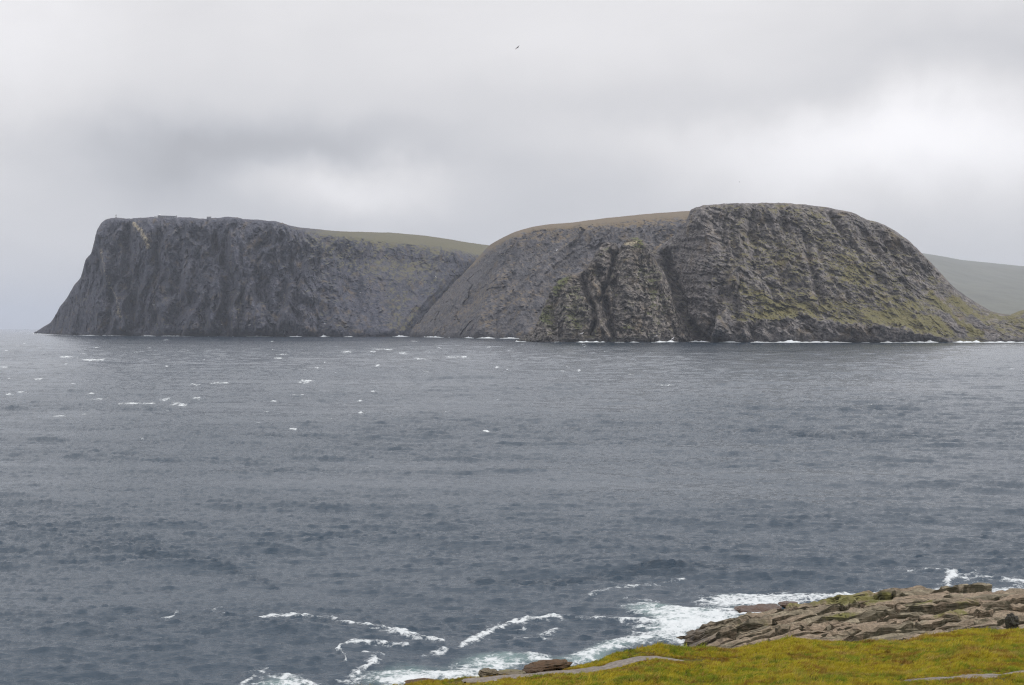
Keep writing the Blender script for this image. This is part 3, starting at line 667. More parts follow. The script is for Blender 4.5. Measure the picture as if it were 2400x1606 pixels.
for i, (a0, a1, b0, b1) in enumerate(slabs):
    cx, cy = warp_xy(np.array((a0 + a1) / 2), np.array((b0 + b1) / 2)); cx, cy = float(cx), float(cy)
    if cx < 10.5 or cy > far_edge(cx) or cy < near_edge(cx) or cx > 44: continue
    zc = float(shelf_z(cx, cy))
    if zc < -0.6: continue
    # hidden by the grass crest? then it need not be built
    px, py = proj(cx, cy, zc)
    if py > np.interp(px, crest_px, crest_py) + 55: continue
    off = R.choice([R.uniform(-0.5, -0.1), R.uniform(-0.15, 0.2), R.uniform(0.05, 0.4)]) * (0.5 if zc < 1 else 1); tilt = R.uniform(0.05, 0.22)
    V, Fc = slab(a0, a1, b0, b1, off, tilt, R.uniform(0, 50))
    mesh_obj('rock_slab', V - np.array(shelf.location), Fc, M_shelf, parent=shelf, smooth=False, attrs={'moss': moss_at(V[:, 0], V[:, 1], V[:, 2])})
    nsl += 1
for k in range(46):
    x, y = R.uniform(13, 40), R.uniform(86, 112)
    if y > far_edge(x) - 1.5 or y < near_edge(x): continue
    w = R.uniform(0.5, 1.5); V, Fc = slab(x, x + w, y, y + w * R.uniform(0.5, 0.9), R.uniform(0.15, 0.45), R.uniform(-0.1, 0.3), R.uniform(0, 50))
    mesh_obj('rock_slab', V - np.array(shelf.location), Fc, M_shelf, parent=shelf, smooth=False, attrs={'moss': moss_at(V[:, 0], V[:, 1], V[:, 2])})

def boulder(name, c, size, mat, label, seed, rot=0.0, cat='rock', flat=3.0):
    n, k = 44, 24
    th, ph = np.meshgrid(np.linspace(0, 2 * np.pi, n, endpoint=False), np.linspace(0.02, np.pi - 0.02, k), indexing='ij')
    d = np.stack([np.cos(th) * np.sin(ph), np.sin(th) * np.sin(ph), np.cos(ph)], -1)
    q = np.sign(d) * np.abs(d) ** 0.75
    r = 1 + 0.28 * pn(q[..., 0] * 1.3 + seed, q[..., 1] * 1.3, q[..., 2] * flat, 401) + 0.12 * fbm(q[..., 0] * 4, q[..., 1] * 4 + seed, q[..., 2] * flat * 2, 3, 402)
    q = q * r[..., None] * np.array(size) / 2
    cr, sr_ = math.cos(rot), math.sin(rot)
    q = np.stack([q[..., 0] * cr - q[..., 2] * sr_, q[..., 1], q[..., 0] * sr_ + q[..., 2] * cr], -1)
    i = np.arange(n)[:, None] * k + np.arange(k - 1)[None, :]; j = ((np.arange(n) + 1) % n)[:, None] * k + np.arange(k - 1)[None, :]
    Fc = np.stack([i, i + 1, j + 1, j], -1).reshape(-1, 4)
    o = mesh_obj(name, q.reshape(-1, 3), Fc, mat, smooth=False, attrs={'moss': np.zeros(n * k)})
    o.location = c
    return tag(o, label, cat)
def on_slope(px, py, Y): return world(px, py, Y)
def px2m(p, Y): return p * Y / F
Yr_ = 57
boulder('rock', on_slope(1146, 1580, 57), (px2m(46, 57), 0.8, px2m(22, 57)), M_mossrock, 'mossy green rock where the footpath meets the foam', 1.3, -0.08)
boulder('rock', on_slope(1198, 1578, 58), (px2m(64, 58), 0.9, px2m(9, 58)), M_mossrock, 'flat mossy ledge beside the footpath, between two larger rocks', 4.3, 0.0)
boulder('rock', on_slope(1282, 1562, 60), (px2m(104, 60), 1.2, px2m(22, 60)), M_brownrock, 'long dark brown rock slanting at the foam beyond the footpath', 7.7, 0.13)
boulder('rock', on_slope(1250, 1571, 59.5), (px2m(50, 60), 0.8, px2m(8, 60)), M_brownrock, 'small flat brown rock under the long slanting one', 2.7, 0.06)
boulder('rock', on_slope(985, 1600, 52), (px2m(70, 52), 0.9, px2m(10, 52)), M_brownrock, 'low dark rock at the lower left end of the grass', 9.1, 0.04)
boulder('rock', on_slope(1180, 1590, 55), (px2m(30, 55), 0.5, px2m(6, 55)), M_mossrock, 'thin mossy stone at the edge of the footpath', 3.1, 0.03)
boulder('rock', on_slope(2372, 1463, 87), (px2m(26, 87), 0.9, px2m(46, 87)), M_darkrock, 'dark upright rock standing in the cleft at the right end of the ledges', 5.2, 0.1)
for px, py, w, h, lb in [(1775, 1434, 92, 13, 'largest of the seaweed-brown rocks awash off the shelf tip'), (1762, 1444, 50, 6, 'thin seaweed-brown rock nearest the shelf edge in the foam'),
                         (1848, 1419, 42, 7, 'small dark rock awash beside the far edge of the shelf'), (1800, 1427, 60, 8, 'seaweed-brown rock behind the largest awash rock')]:
    Y = H * F / (py - 770 + h * 0.2)
    boulder('sea_rock', ((px - 1200) / F * Y, Y, 0.12), (px2m(w, Y), px2m(w, Y) * 1.2, px2m(h, Y) * 1.5), M_weedrock, lb, px * 0.1, 0.03)

# ------------------------------------------------------------------ sea
def spectrum_tile(N, L, lmin, lmax, rms, seed, wd=(-0.35, -0.94), spread=1.2, ex=-3.6):
    r = np.random.default_rng(seed)
    k1 = np.fft.fftfreq(N, L / N) * 2 * np.pi; kx, ky = np.meshgrid(k1, k1, indexing='ij')
    k = np.hypot(kx, ky); k[0, 0] = 1e-6
    wl = 2 * np.pi / k
    co = np.abs(kx * wd[0] + ky * wd[1]) / k
    P = k ** ex * co ** (2 * spread) * ((wl >= lmin) & (wl <= lmax)); P[0, 0] = 0
    h = np.sqrt(P) * (r.normal(size=(N, N)) + 1j * r.normal(size=(N, N)))
    hr = np.fft.ifft2(h)
    s = rms / hr.real.std(); h = h * s
    return [np.fft.ifft2(h).real, np.fft.ifft2(-1j * kx / k * h).real * 1.0, np.fft.ifft2(-1j * ky / k * h).real * 1.0, L]
def sample(tile, X, Y):
    L = tile[3]; N = tile[0].shape[0]
    fx, fy = X / L * N, Y / L * N
    ix, iy = np.floor(fx).astype(np.int64), np.floor(fy).astype(np.int64); tx, ty = fx - ix, fy - iy
    i0, j0, i1, j1 = ix % N, iy % N, (ix + 1) % N, (iy + 1) % N
    return [a[i0, j0] * (1 - tx) * (1 - ty) + a[i1, j0] * tx * (1 - ty) + a[i0, j1] * (1 - tx) * ty + a[i1, j1] * tx * ty for a in tile[:3]]
TA = spectrum_tile(512, 613.0, 16, 60, 0.16, 1, (-0.25, -0.97))
TB = spectrum_tile(512, 223.0, 3.2, 14, 0.085, 2, (-0.30, -0.95), 3.0, -3.0)
TC = spectrum_tile(768, 83.0, 0.6, 2.5, 0.052, 3, (-0.12, -0.99), 3.2, -2.2)

NR = 1080
u = np.linspace(0, 1, NR); e = 0.25
dn = (92 ** -e + (6500 ** -e - 92 ** -e) * u) ** (-1 / e)
dr = np.concatenate([np.linspace(60, 91, 20), dn, np.geomspace(6600, 90000, 40)])
th = np.concatenate([np.radians(np.linspace(-80, -22.3, 30)), np.radians(np.linspace(-22, 22, 850)), np.radians(np.linspace(22.3, 80, 30))])
D_, T_ = np.meshgrid(dr, th, indexing='ij')
SX, SY = D_ * np.sin(T_), D_ * np.cos(T_)
spacing = np.gradient(dr)[:, None] + 0 * D_
gust = np.clip(1 + 0.55 * pn(SX / 190, SY / 70, 0.4, 501) + 0.5 * pn(SX / 45, SY / 14, 0.9, 502), 0.3, 2)
_gx, _gy = proj(SX, SY, 0.0); _m = (D_ < 700) & (D_ > 95); streak = np.zeros(D_.shape)
for pts_, w_, a_ in [([(1100, 1358), (1280, 1364), (1420, 1350), (1500, 1338), (1700, 1336)], 9, 1.0), ([(330, 1305), (470, 1312), (560, 1335), (650, 1368)], 10, 0.8), ([(0, 1240), (200, 1262), (340, 1270)], 22, 0.5),
                     ([(420, 1010), (700, 1020), (900, 1040)], 7, 0.6), ([(520, 1110), (800, 1100)], 5, 0.6), ([(1580, 950), (1900, 955), (2150, 960)], 9, 0.7), ([(1850, 1020), (2200, 1026)], 7, 0.6), ([(0, 950), (420, 960)], 10, 0.7)]:
    streak[_m] += a_ * np.exp(-(seg_dist(_gx[_m], _gy[_m] + 5 * pn(_gx[_m] / 90, 0.4, 0.3, 551), pts_) / w_) ** 2)   # gusts roughening the water
gust = gust + 0.9 * streak
grow = np.interp(D_, [90, 200, 600, 1500, 90000], [1.1, 1.15, 1.35, 1.75, 1.75])
fadeL = 1 / (1 + (spacing / 60) ** 2)
hA, hB, hC = sample(TA, SX, SY), sample(TB, SX + 31, SY * 1.0), sample(TC, SX, SY + 17)
wA = grow * fadeL; wB = grow * gust / (1 + (spacing / 14) ** 2); wC = gust / (1 + (spacing / 5) ** 2)
SZ = wA * hA[0] + wB * hB[0] + wC * hC[0]
chop = 0.8
dX = -(wA * hA[1] + wB * hB[1] + wC * hC[1]) * chop; dY = -(wA * hA[2] + wB * hB[2] + wC * hC[2]) * chop
crestness = SZ.copy()
ppx, ppy = proj(SX, SY, 0.0)

foam = np.zeros(D_.shape); aer = np.zeros(D_.shape)
def line(pts, w, a):
    global foam
    m = D_ < 260
    foam[m] += 0.8 * a * np.exp(-(seg_dist(ppx[m] + 7 * pn(ppx[m] / 30, ppy[m] / 12, 0.1, 511), ppy[m] + 3 * pn(ppx[m] / 25, ppy[m] / 15, 0.7, 512), pts) / (w * 0.7)) ** 2) + 0.28 * a * np.exp(-(seg_dist(ppx[m] + 9 * pn(ppx[m] / 20, ppy[m] / 9, 0.3, 513), ppy[m] + 5 * pn(ppx[m] / 18, ppy[m] / 9, 0.9, 514), pts) / (w * 2.4)) ** 2)
def blob(x, y, rx, ry, a, k=0.0, p=1.0, slope=0.0):
    global foam, aer
    m = D_ < 260
    q = ((ppx[m] - x) / rx) ** 2 + ((ppy[m] - y - slope * (ppx[m] - x)) / ry) ** 2
    g = np.exp(-q ** p); foam[m] += 1.15 * a * g; aer[m] += k * g
line([(600, 1447), (690, 1442), (760, 1447), (810, 1460), (860, 1472), (930, 1492), (985, 1502), (1045, 1514)], 4.5, 0.85)
line([(860, 1482), (930, 1497), (990, 1512)], 6, 0.45)
line([(1085, 1525), (1130, 1500), (1165, 1470), (1220, 1453), (1300, 1444)], 6, 0.95)
line([(1300, 1444), (1400, 1447), (1500, 1452), (1560, 1452)], 4, 0.55)
line([(1095, 1520), (1130, 1497), (1150, 1480)], 11, 0.55); line([(1200, 1460), (1235, 1462), (1220, 1478)], 7, 0.5)
line([(812, 1562), (805, 1545), (793, 1538), (803, 1527), (830, 1522), (890, 1523), (960, 1528)], 3.5, 0.85)
line([(855, 1543), (905, 1545)], 4, 0.5); line([(885, 1555), (850, 1578), (820, 1592)], 6, 0.9); line([(985, 1548), (1020, 1540), (1045, 1535)], 6, 0.6)
line([(1380, 1388), (1440, 1375), (1520, 1367), (1600, 1357)], 4, 0.6)
line([(500, 1435), (520, 1425), (540, 1440)], 6, 0.55); line([(380, 1460), (420, 1452)], 4, 0.5)
line([(430, 1512), (470, 1500)], 4, 0.4); line([(560, 1590), (600, 1580), (620, 1575)], 4, 0.5)
line([(1270, 1485), (1310, 1470)], 7, 0.6); line([(1210, 1500), (1260, 1497), (1290, 1508)], 5, 0.5)
line([(2130, 1342), (2200, 1340)], 4, 0.5); line([(2215, 1385), (2222, 1362), (2235, 1352)], 8, 0.8); line([(2220, 1350), (2340, 1356), (2420, 1368)], 6, 0.75); line([(2200, 1380), (2260, 1398)], 7, 0.6)
line([(1960, 1398), (2060, 1388), (2180, 1395)], 6, 0.6); line([(2150, 1395), (2220, 1390), (2340, 1388), (2450, 1380)], 7, 0.9)
line([(560, 1606), (590, 1592), (660, 1590), (720, 1602), (745, 1625)], 6, 0.8)
blob(650, 1608, 80, 16, 0.45, 0.7); blob(945, 1590, 100, 22, 0.55, 0.8); blob(930, 1602, 130, 12, 0.6, 0.2); blob(1050, 1592, 90, 12, 0.8, 0.3); blob(1150, 1560, 70, 14, 0.5, 0.8)
blob(1110, 1580, 110, 12, 0.7, 0.4); blob(1190, 1548, 60, 9, 0.35, 0.6); blob(1260, 1546, 30, 7, 0.9, 0.2); blob(1300, 1556, 120, 9, 0.5, 0.4)
blob(1420, 1530, 70, 14, 0.42, 0.6, 1, -0.25); blob(1480, 1512, 90, 14, 0.5, 0.3, 1, -0.15); blob(1380, 1548, 60, 9, 0.5, 0.5)
blob(1540, 1480, 75, 30, 0.5, 0.25); blob(1590, 1490, 45, 38, 0.75, 0.3, 1.5); blob(1540, 1425, 75, 15, 0.62, 0.9, 1.4, 0.1); blob(1620, 1440, 90, 20, 0.65, 0.7, 1.4); blob(1600, 1462, 70, 16, 0.45, 0.7)
blob(1740, 1410, 115, 18, 0.85, 0.3, 1.8, 0.03); blob(1850, 1405, 90, 11, 0.8, 0.1, 1.5); blob(1680, 1450, 110, 18, 0.95, 0.2, 1.5, -0.12); blob(1745, 1448, 90, 14, 0.8, 0.1, 1.5)
blob(1980, 1398, 130, 10, 0.5, 0.1); blob(2280, 1385, 140, 12, 0.45, 0.3); blob(1500, 1400, 120, 10, 0.22); blob(1400, 1470, 150, 20, 0.14)
# white caps out on the sea, each a short torn patch on a crest
caps = [(155, 837, 22, 3), (210, 844, 30, 3.5), (240, 843, 12, 3), (90, 888, 18, 3), (170, 902, 10, 2.5), (215, 921, 14, 3), (305, 947, 38, 4), (350, 946, 22, 2.5), (420, 948, 26, 5), (385, 937, 16, 3), (462, 936, 16, 3),
        (508, 898, 22, 4.5), (530, 897, 8, 3), (718, 895, 24, 4.5), (652, 840, 16, 3), (660, 831, 22, 2), (345, 845, 14, 2), (140, 975, 18, 3), (232, 934, 22, 2), (460, 902, 22, 2), (640, 941, 10, 2.5), (700, 924, 36, 2),
        (812, 826, 18, 2.5), (944, 829, 13, 3.5), (873, 825, 12, 2.5), (888, 819, 20, 2), (1060, 838, 34, 2.5), (1088, 838, 10, 3), (910, 820, 12, 2.5), (875, 915, 9, 3), (885, 857, 10, 2), (1190, 823, 10, 2), (590, 995, 10, 3),
        (330, 1027, 8, 3), (845, 967, 8, 3), (688, 1005, 14, 4), (1355, 871, 18, 3), (1140, 1015, 12, 3), (1320, 872, 10, 2), (10, 862, 16, 2), (15, 823, 12, 2), (320, 825, 12, 2), (1560, 903, 22, 1.8), (50, 919, 20, 2), (20, 924, 14, 2),
        (985, 842, 24, 1.8), (740, 862, 20, 1.5), (555, 850, 14, 1.5), (1000, 870, 14, 1.5), (1165, 862, 12, 1.8), (1030, 816, 12, 2), (1145, 814, 9, 2), (375, 872, 10, 2.2), (392, 858, 6, 2), (200, 972, 16, 1.8)]
for _ in range(70):
    y = 795 + 200 * random.random() ** 1.3
    caps.append((random.uniform(0, 1500 if random.random() < .8 else 2400), y, random.uniform(4, 12), random.uniform(0.8, 1.7)))
cap = np.zeros(D_.shape)
thd = np.degrees(np.arctan((np.array([c_[0] for c_ in caps]) - 1200) / F))
for (x, y, w, h) in caps:
    Yc = H * F / (y - 770); i0, i1 = np.searchsorted(dr, Yc * 0.75), np.searchsorted(dr, Yc * 1.35)
    tt = math.atan((x - 1200) / F); j0, j1 = np.searchsorted(th, tt - w * 1.6 / F - 0.002), np.searchsorted(th, tt + w * 1.6 / F + 0.002)
    sx, sy = ppx[i0:i1, j0:j1], ppy[i0:i1, j0:j1]
    q = ((sx - x) / (w * 0.8)) ** 2 + ((sy - y + 1.2 * pn(sx / 6, x, 0.5, 521)) / (h * 0.62)) ** 2
    cap[i0:i1, j0:j1] += np.exp(-q) * (0.75 if h > 2.3 else 0.6)
    SZ[i0:i1, j0:j1] += 0.25 * np.exp(-q) * (h > 2.3)
smooth_f = np.clip(foam, 0, 1.2)
SZ += 0.10 * np.minimum(foam, 1.2) * fbm(SX / 0.9, SY / 1.6, 0.2, 3, 531) + 0.18 * np.minimum(foam, 1.2)
G = np.stack([SX + dX, SY + dY, SZ], -1)

m, t = new_mat('sea_water')
geo = t.n('ShaderNodeNewGeometry'); p = geo.outputs['Position']
fo, ae, cp, cr = t.attr('foam'), t.attr('aerated'), t.attr('cap'), t.attr('gust')
flatp = t.vmul(p, (1, 1, 0))
# ripples
rip = t.vmul(p, (0.75, 1.25, 0))
r1 = t.noise(rip, 0.9, 5, 0.62, 0.3); r2 = t.noise(t.vmul(p, (0.42, 1.5, 0)), 2.6, 5, 0.65, 0.3)
hgt = t.math('ADD', t.math('MULTIPLY', r1, 0.20), t.math('MULTIPLY', r2, 0.12))
bmp = t.n('ShaderNodeBump', i_Distance=1.0); t.put(bmp.inputs['Height'], hgt)
t.put(bmp.inputs['Strength'], t.math('MULTIPLY', cr, 0.9))
deep = t.mix(t.noise(t.vmul(p, (0.6, 1, 0)), 0.02, 3), (0.023, 0.044, 0.068), (0.031, 0.052, 0.077))
aef = t.step(t.math('ADD', ae, t.math('MULTIPLY', t.math('SUBTRACT', t.noise(flatp, 0.35, 4, 0.6), 0.5), 0.9)), 0.1, 0.9)
wc = t.mix(t.math('MULTIPLY', aef, 0.85), deep, (0.15, 0.225, 0.225))
water = t.n('ShaderNodeBsdfPrincipled', i_Base_Color=wc, i_Roughness=0.12, i_IOR=1.333, i_Normal=bmp)
# lacy foam
wp = t.n('ShaderNodeTexNoise', i_Vector=flatp, i_Scale=0.7, i_Detail=4.0)
wv = t.n('ShaderNodeVectorMath', operation='MULTIPLY_ADD'); t.put(wv.inputs[0], wp.outputs['Color']); wv.inputs[1].default_value = (1.3, 1.3, 0); t.put(wv.inputs[2], flatp)
def lace(scale):
    v = t.n('ShaderNodeTexVoronoi', feature='DISTANCE_TO_EDGE', i_Vector=t.vmul(wv.outputs[0], (0.8, 1.0, 1)), i_Scale=scale)
    return v.outputs['Distance']
l1, l2, l3 = lace(0.45), lace(1.3), lace(3.4)
fn = t.step(t.noise(flatp, 1.6, 7, 0.72, 0.4), 0.30, 0.70); fn2 = t.step(t.noise(t.vmul(p, (0.7, 1, 0)), 0.33, 5, 0.65), 0.32, 0.68)
lacy = t.math('ADD', t.math('MULTIPLY', t.step(l1, 0.22, 0.0), 0.34), t.math('ADD', t.math('MULTIPLY', t.step(l2, 0.22, 0.0), 0.30), t.math('MULTIPLY', t.step(l3, 0.22, 0.0), 0.2)))
cov = t.math('MULTIPLY', t.math('SUBTRACT', 1.0, t.math('POWER', 2.718, t.math('MULTIPLY', fo, -1.15))), 1.05)
pat = t.math('ADD', t.math('MULTIPLY', fn, 0.42), t.math('ADD', t.math('MULTIPLY', fn2, 0.36), t.math('MULTIPLY', lacy, 0.55)))
dens = t.math('ADD', cov, pat)
f1 = t.math('MULTIPLY', t.math('MULTIPLY', t.step(dens, 1.02, 1.5), 0.95), t.step(fo, 0.03, 0.2))
capn = t.step(t.noise(t.vmul(p, (1, 0.22, 0)), 0.5, 6, 0.75), 0.32, 0.68)
f2 = t.math('MULTIPLY', t.step(t.math('ADD', cp, t.math('MULTIPLY', capn, 0.8)), 0.65, 1.25), 0.9)
f2 = t.math('MULTIPLY', f2, t.step(cp, 0.03, 0.35))
ff = t.math('MAXIMUM', f1, f2)
fb = t.n('ShaderNodeBump', i_Strength=0.6, i_Distance=0.25); t.put(fb.inputs['Height'], t.noise(flatp, 3.5, 5, 0.7))
fcol = t.mix(t.noise(flatp, 1.5, 4, 0.6), (0.52, 0.57, 0.59), (0.78, 0.80, 0.81))
white = t.n('ShaderNodeBsdfPrincipled', i_Base_Color=fcol, i_Roughness=0.7, i_Normal=fb)
mx = t.n('ShaderNodeMixShader'); t.put(mx.inputs[0], ff); t.put(mx.inputs[1], water); t.put(mx.inputs[2], white)
t.put(t.n('ShaderNodeOutputMaterial').inputs[0], mx); M_sea = m
gattr = np.clip(1 + 0.5 * pn(SX / 190, SY / 70, 0.4, 501) + 0.45 * pn(SX / 45, SY / 14, 0.9, 502) + 0.55 * pn(SX / 700, SY / 330, 0.9, 503), 0.25, 2.2)
gattr += 1.0 * streak
gattr *= 1 - 0.5 * np.exp(-((SX - 900) / 750) ** 2) * sstep(SY, 500, 2300)     # calmer water in the lee of the right headland
sea = mesh_obj('sea', G.reshape(-1, 3), grid_faces(*D_.shape), M_sea, attrs={'foam': foam, 'aerated': aer, 'cap': cap, 'gust': gattr})
me = sea.data
tag(sea, 'choppy slate grey sea with foam streaks', kind='structure')

# ------------------------------------------------------------------ surf breaking along the far shores
m, t = new_mat('surf_foam')
p = t.n('ShaderNodeNewGeometry').outputs['Position']
s = t.n('ShaderNodeBsdfPrincipled', i_Base_Color=t.mix(t.noise(p, 0.4, 4), (0.55, 0.60, 0.63), (0.80, 0.82, 0.84)), i_Roughness=0.8)
t.put(t.n('ShaderNodeOutputMaterial').inputs[0], s); M_surf = m
def surf(cols, label, seed, hmax, spots):
    b = np.array([[(c_[0] - 1200) / F * c_[1], c_[1]] for c_ in cols])
    L = np.concatenate([[0], np.cumsum(np.linalg.norm(np.diff(b, axis=0), axis=1))])
    n = int(L[-1] / 2.0); s = np.linspace(0, L[-1], n)
    x, y = np.interp(s, L, b[:, 0]), np.interp(s, L, b[:, 1])
    px = 1200 + F * x / y
    h = 0.28 * sstep(fbm(s / 40, seed, 0, 3, 601), 0.15, 0.7)
    for sx, w, a in spots: h = h + a * np.exp(-((px - sx) / w) ** 2)
    h = np.clip(h * (0.7 + 0.6 * pn(s / 7, seed, 0.5, 602)), 0, 1.4) * hmax - 0.15
    rows = []
    for k, (oy, q) in enumerate([(-22, 0), (-19, 0.35), (-15, 0.8), (-11, 1.0), (-6, 0.9), (6, 0.5)]):
        w = oy + 4 * pn(s / 15, k * 0.3, seed, 603)
        rows.append(np.stack([x, y + w, np.maximum(h * q * (1 + 0.4 * pn(s / 3, k, seed, 604)), -0.3) + np.where(h > 0.05, 0.15, -0.6)], -1))
    o = mesh_obj('surf', np.array(rows).reshape(-1, 3), grid_faces(6, n), M_surf)
    return tag(o, label, 'surf', kind='stuff')
surf(left_cols[:33], 'white surf line along the foot of the left headland', 1.0, 5.0, [(90, 60, 0.6), (215, 20, 0.5), (275, 14, 1.0), (350, 12, 0.5), (395, 10, 0.9), (420, 25, 0.5), (610, 22, 0.8), (690, 10, 0.7), (762, 8, 1.0), (940, 14, 1.0)])
surf(mid_cols[1:8], 'white surf line along the foot of the middle headland', 2.0, 4.5, [(1015, 16, 1.0), (1100, 8, 1.0), (1140, 16, 0.9), (1195, 18, 0.6)])
surf(horn_cols, 'white surf line along the foot of the rock horn', 3.0, 3.2, [(1214, 16, 0.8), (1370, 14, 1.0), (1404, 14, 1.0), (1485, 10, 0.5), (1545, 14, 0.8), (1572, 10, 1.2), (1630, 10, 1.0)])
surf(right_cols[6:], 'white surf line along the foot of the right headland', 4.0, 3.2, [(1640, 16, 0.9), (1712, 14, 1.1), (1780, 16, 0.8), (1850, 26, 1.4), (1930, 40, 0.9), (2075, 10, 0.8), (2150, 40, 0.8), (2180, 10, 1.1), (2255, 20, 0.9), (2285, 6, 1.1), (2350, 60, 0.6)])

# ------------------------------------------------------------------ things on the left headland's top
M_white = simple_mat('white_paint', (0.8, 0.8, 0.82), 0.5, 0.05)
M_grey = simple_mat('grey_wall', (0.20, 0.21, 0.24), 0.7, 0.1)
M_pale = simple_mat('pale_wall', (0.34, 0.35, 0.37), 0.7, 0.1)
M_iron = simple_mat('dark_iron', (0.06, 0.05, 0.05), 0.5, 0.1)
M_glass = simple_mat('dark_glass', (0.03, 0.04, 0.05), 0.1, 0.1)
def tube(p0, p1, r0, r1=None, n=8):
    r1 = r0 if r1 is None else r1
    p0, p1 = np.array(p0, float), np.array(p1, float); d = p1 - p0; d /= np.linalg.norm(d)
    a = np.cross(d, (0, 0, 1) if abs(d[2]) < 0.9 else (1, 0, 0)); a /= np.linalg.norm(a); b_ = np.cross(d, a)
    an = np.linspace(0, 2 * np.pi, n, endpoint=False)[:, None]; ring = np.cos(an) * a + np.sin(an) * b_
    V = np.concatenate([p0 + ring * 1e-3, p0 + ring * r0, p1 + ring * r1, p1 + ring * 1e-3])
    i = np.arange(n); j = (i + 1) % n
    Fc = np.concatenate([np.stack([k * n + i, k * n + j, (k + 1) * n + j, (k + 1) * n + i], -1) for k in range(3)])
    return V, Fc
def join(parts):
    V, Fc, o = [], [], 0
    for v, f in parts: V.append(v); Fc.append(f + o); o += len(v)
    return np.concatenate(V), np.concatenate(Fc)
def box(x0, x1, y0, y1, z0, z1):
    V = np.array([(x, y, z) for z in (z0, z1) for y in (y0, y1) for x in (x0, x1)], float)
    Fc = np.array([(0, 2, 3, 1), (4, 5, 7, 6), (0, 1, 5, 4), (2, 6, 7, 3), (0, 4, 6, 2), (1, 3, 7, 5)]); return V, Fc
def sphere(c, r, n=16, k=9, zs=1.0, full=True):
    th_, ph = np.meshgrid(np.linspace(0, 2 * np.pi, n, endpoint=False), np.linspace(0.01, np.pi - 0.01 if full else np.pi / 2, k), indexing='ij')
    q = np.stack([np.cos(th_) * np.sin(ph), np.sin(th_) * np.sin(ph), np.cos(ph) * zs], -1) * r + np.array(c)
    i = np.arange(n)[:, None] * k + np.arange(k - 1)[None, :]; j = ((np.arange(n) + 1) % n)[:, None] * k + np.arange(k - 1)[None, :]
    return q.reshape(-1, 3), np.stack([i, i + 1, j + 1, j], -1).reshape(-1, 4)
def top_of(G_, px):
    """highest ground of the headland in this direction, and its distance"""
    q, _ = proj(G_[..., 0], G_[..., 1], G_[..., 2]); s = np.where(np.abs(q - px) < 4, (G_[..., 2] - H) / G_[..., 1], -9)
    i = np.unravel_index(np.argmax(s), s.shape); return float(G_[i][1]), float(G_[i][2])
Yg, Zg = top_of(GL, 272)
gl = empty('globe_monument', ((272 - 1200) / F * Yg, Yg, Zg - 1)); tag(gl, 'tiny open globe sculpture on a plinth at the left cliff brink', 'monument')
V, Fc = join([tube((0, 0, 0), (0, 0, 3), 2.6, 1.6), tube((0, 0, 3), (0, 0, 6.5), 0.7)]); mesh_obj('plinth', V, Fc, M_iron, gl)
rings = []
for k in range(4):
    a = k * math.pi / 4; pts = [np.array([math.cos(a) * 2.4 * math.cos(q), math.sin(a) * 2.4 * math.cos(q), 8.8 + 2.4 * math.sin(q)]) for q in np.linspace(0, 2 * math.pi, 15)]
    rings += [tube(p_, q_, 0.16, n=5) for p_, q_ in zip(pts[:-1], pts[1:])]
for zz in (-1.4, 0, 1.4):
    rr = math.sqrt(2.4 ** 2 - zz ** 2); pts = [np.array([math.cos(q) * rr, math.sin(q) * rr, 8.8 + zz]) for q in np.linspace(0, 2 * math.pi, 15)]
    rings += [tube(p_, q_, 0.16, n=5) for p_, q_ in zip(pts[:-1], pts[1:])]
V, Fc = join(rings); mesh_obj('globe', V, Fc, M_iron, gl)
Yb, Zb = top_of(GL, 388); mpp = Yb / F
bl = empty('visitor_hall', ((388 - 1200) / F * Yb, Yb, Zb - 3.0)); tag(bl, 'long low grey building on the left headland skyline', 'building')
x0 = (363 - 388) * mpp; x1 = (413 - 388) * mpp; xm = (371 - 388) * mpp
V, Fc = box(x0, xm, -8, 8, -4, 5.0); mesh_obj('pale_wing', V, Fc, M_pale, bl)
V, Fc = box(xm + .01, x1, -7, 7, -6, 6.5)
V[[5, 7], 2] = 4.5; mesh_obj('wall', V, Fc, M_grey, bl)
V, Fc = box(xm - 1, x1 + 1, -8, 8, 6.6, 7.3); V[[1, 3], 2] = 4.6; V[[5, 7], 2] = 5.3; mesh_obj('roof', V, Fc, M_grey, bl)
for k in range(9):
    xa = xm + 3 + k * (x1 - xm - 6) / 9; zt_ = 3.4 - k * 0.16
    V, Fc = box(xa, xa + 3.6, -7.25, -7.02, 0.8, zt_); mesh_obj('window', V, Fc, M_glass, bl)
rd = empty('radome', ((374 - 1200) / F * Yb, Yb + 2, bl.location[2] + 7.2)); tag(rd, 'white domed cap on the roof of the skyline building', 'dome')
V, Fc = tube((0, 0, -0.5), (0, 0, 1.2), 3.0, 3.0, 16); mesh_obj('base', V, Fc, M_pale, rd)
V, Fc = sphere((0, 0, 1.2), 3.4, 18, 9, 1.0, False); mesh_obj('shell', V, Fc, M_white, rd)
Yb, Zb = top_of(GL, 414)
ms = empty('mast', ((414 - 1200) / F * Yb, Yb, Zb - 2)); tag(ms, 'thin dark mast at the right end of the skyline building', 'mast')
V, Fc = join([tube((0, 0, 0), (0, 0, 9), 0.6, 0.4), tube((-1.4, 0, 7), (1.4, 0, 7), 0.3)]); mesh_obj('pole', V, Fc, M_iron, ms)
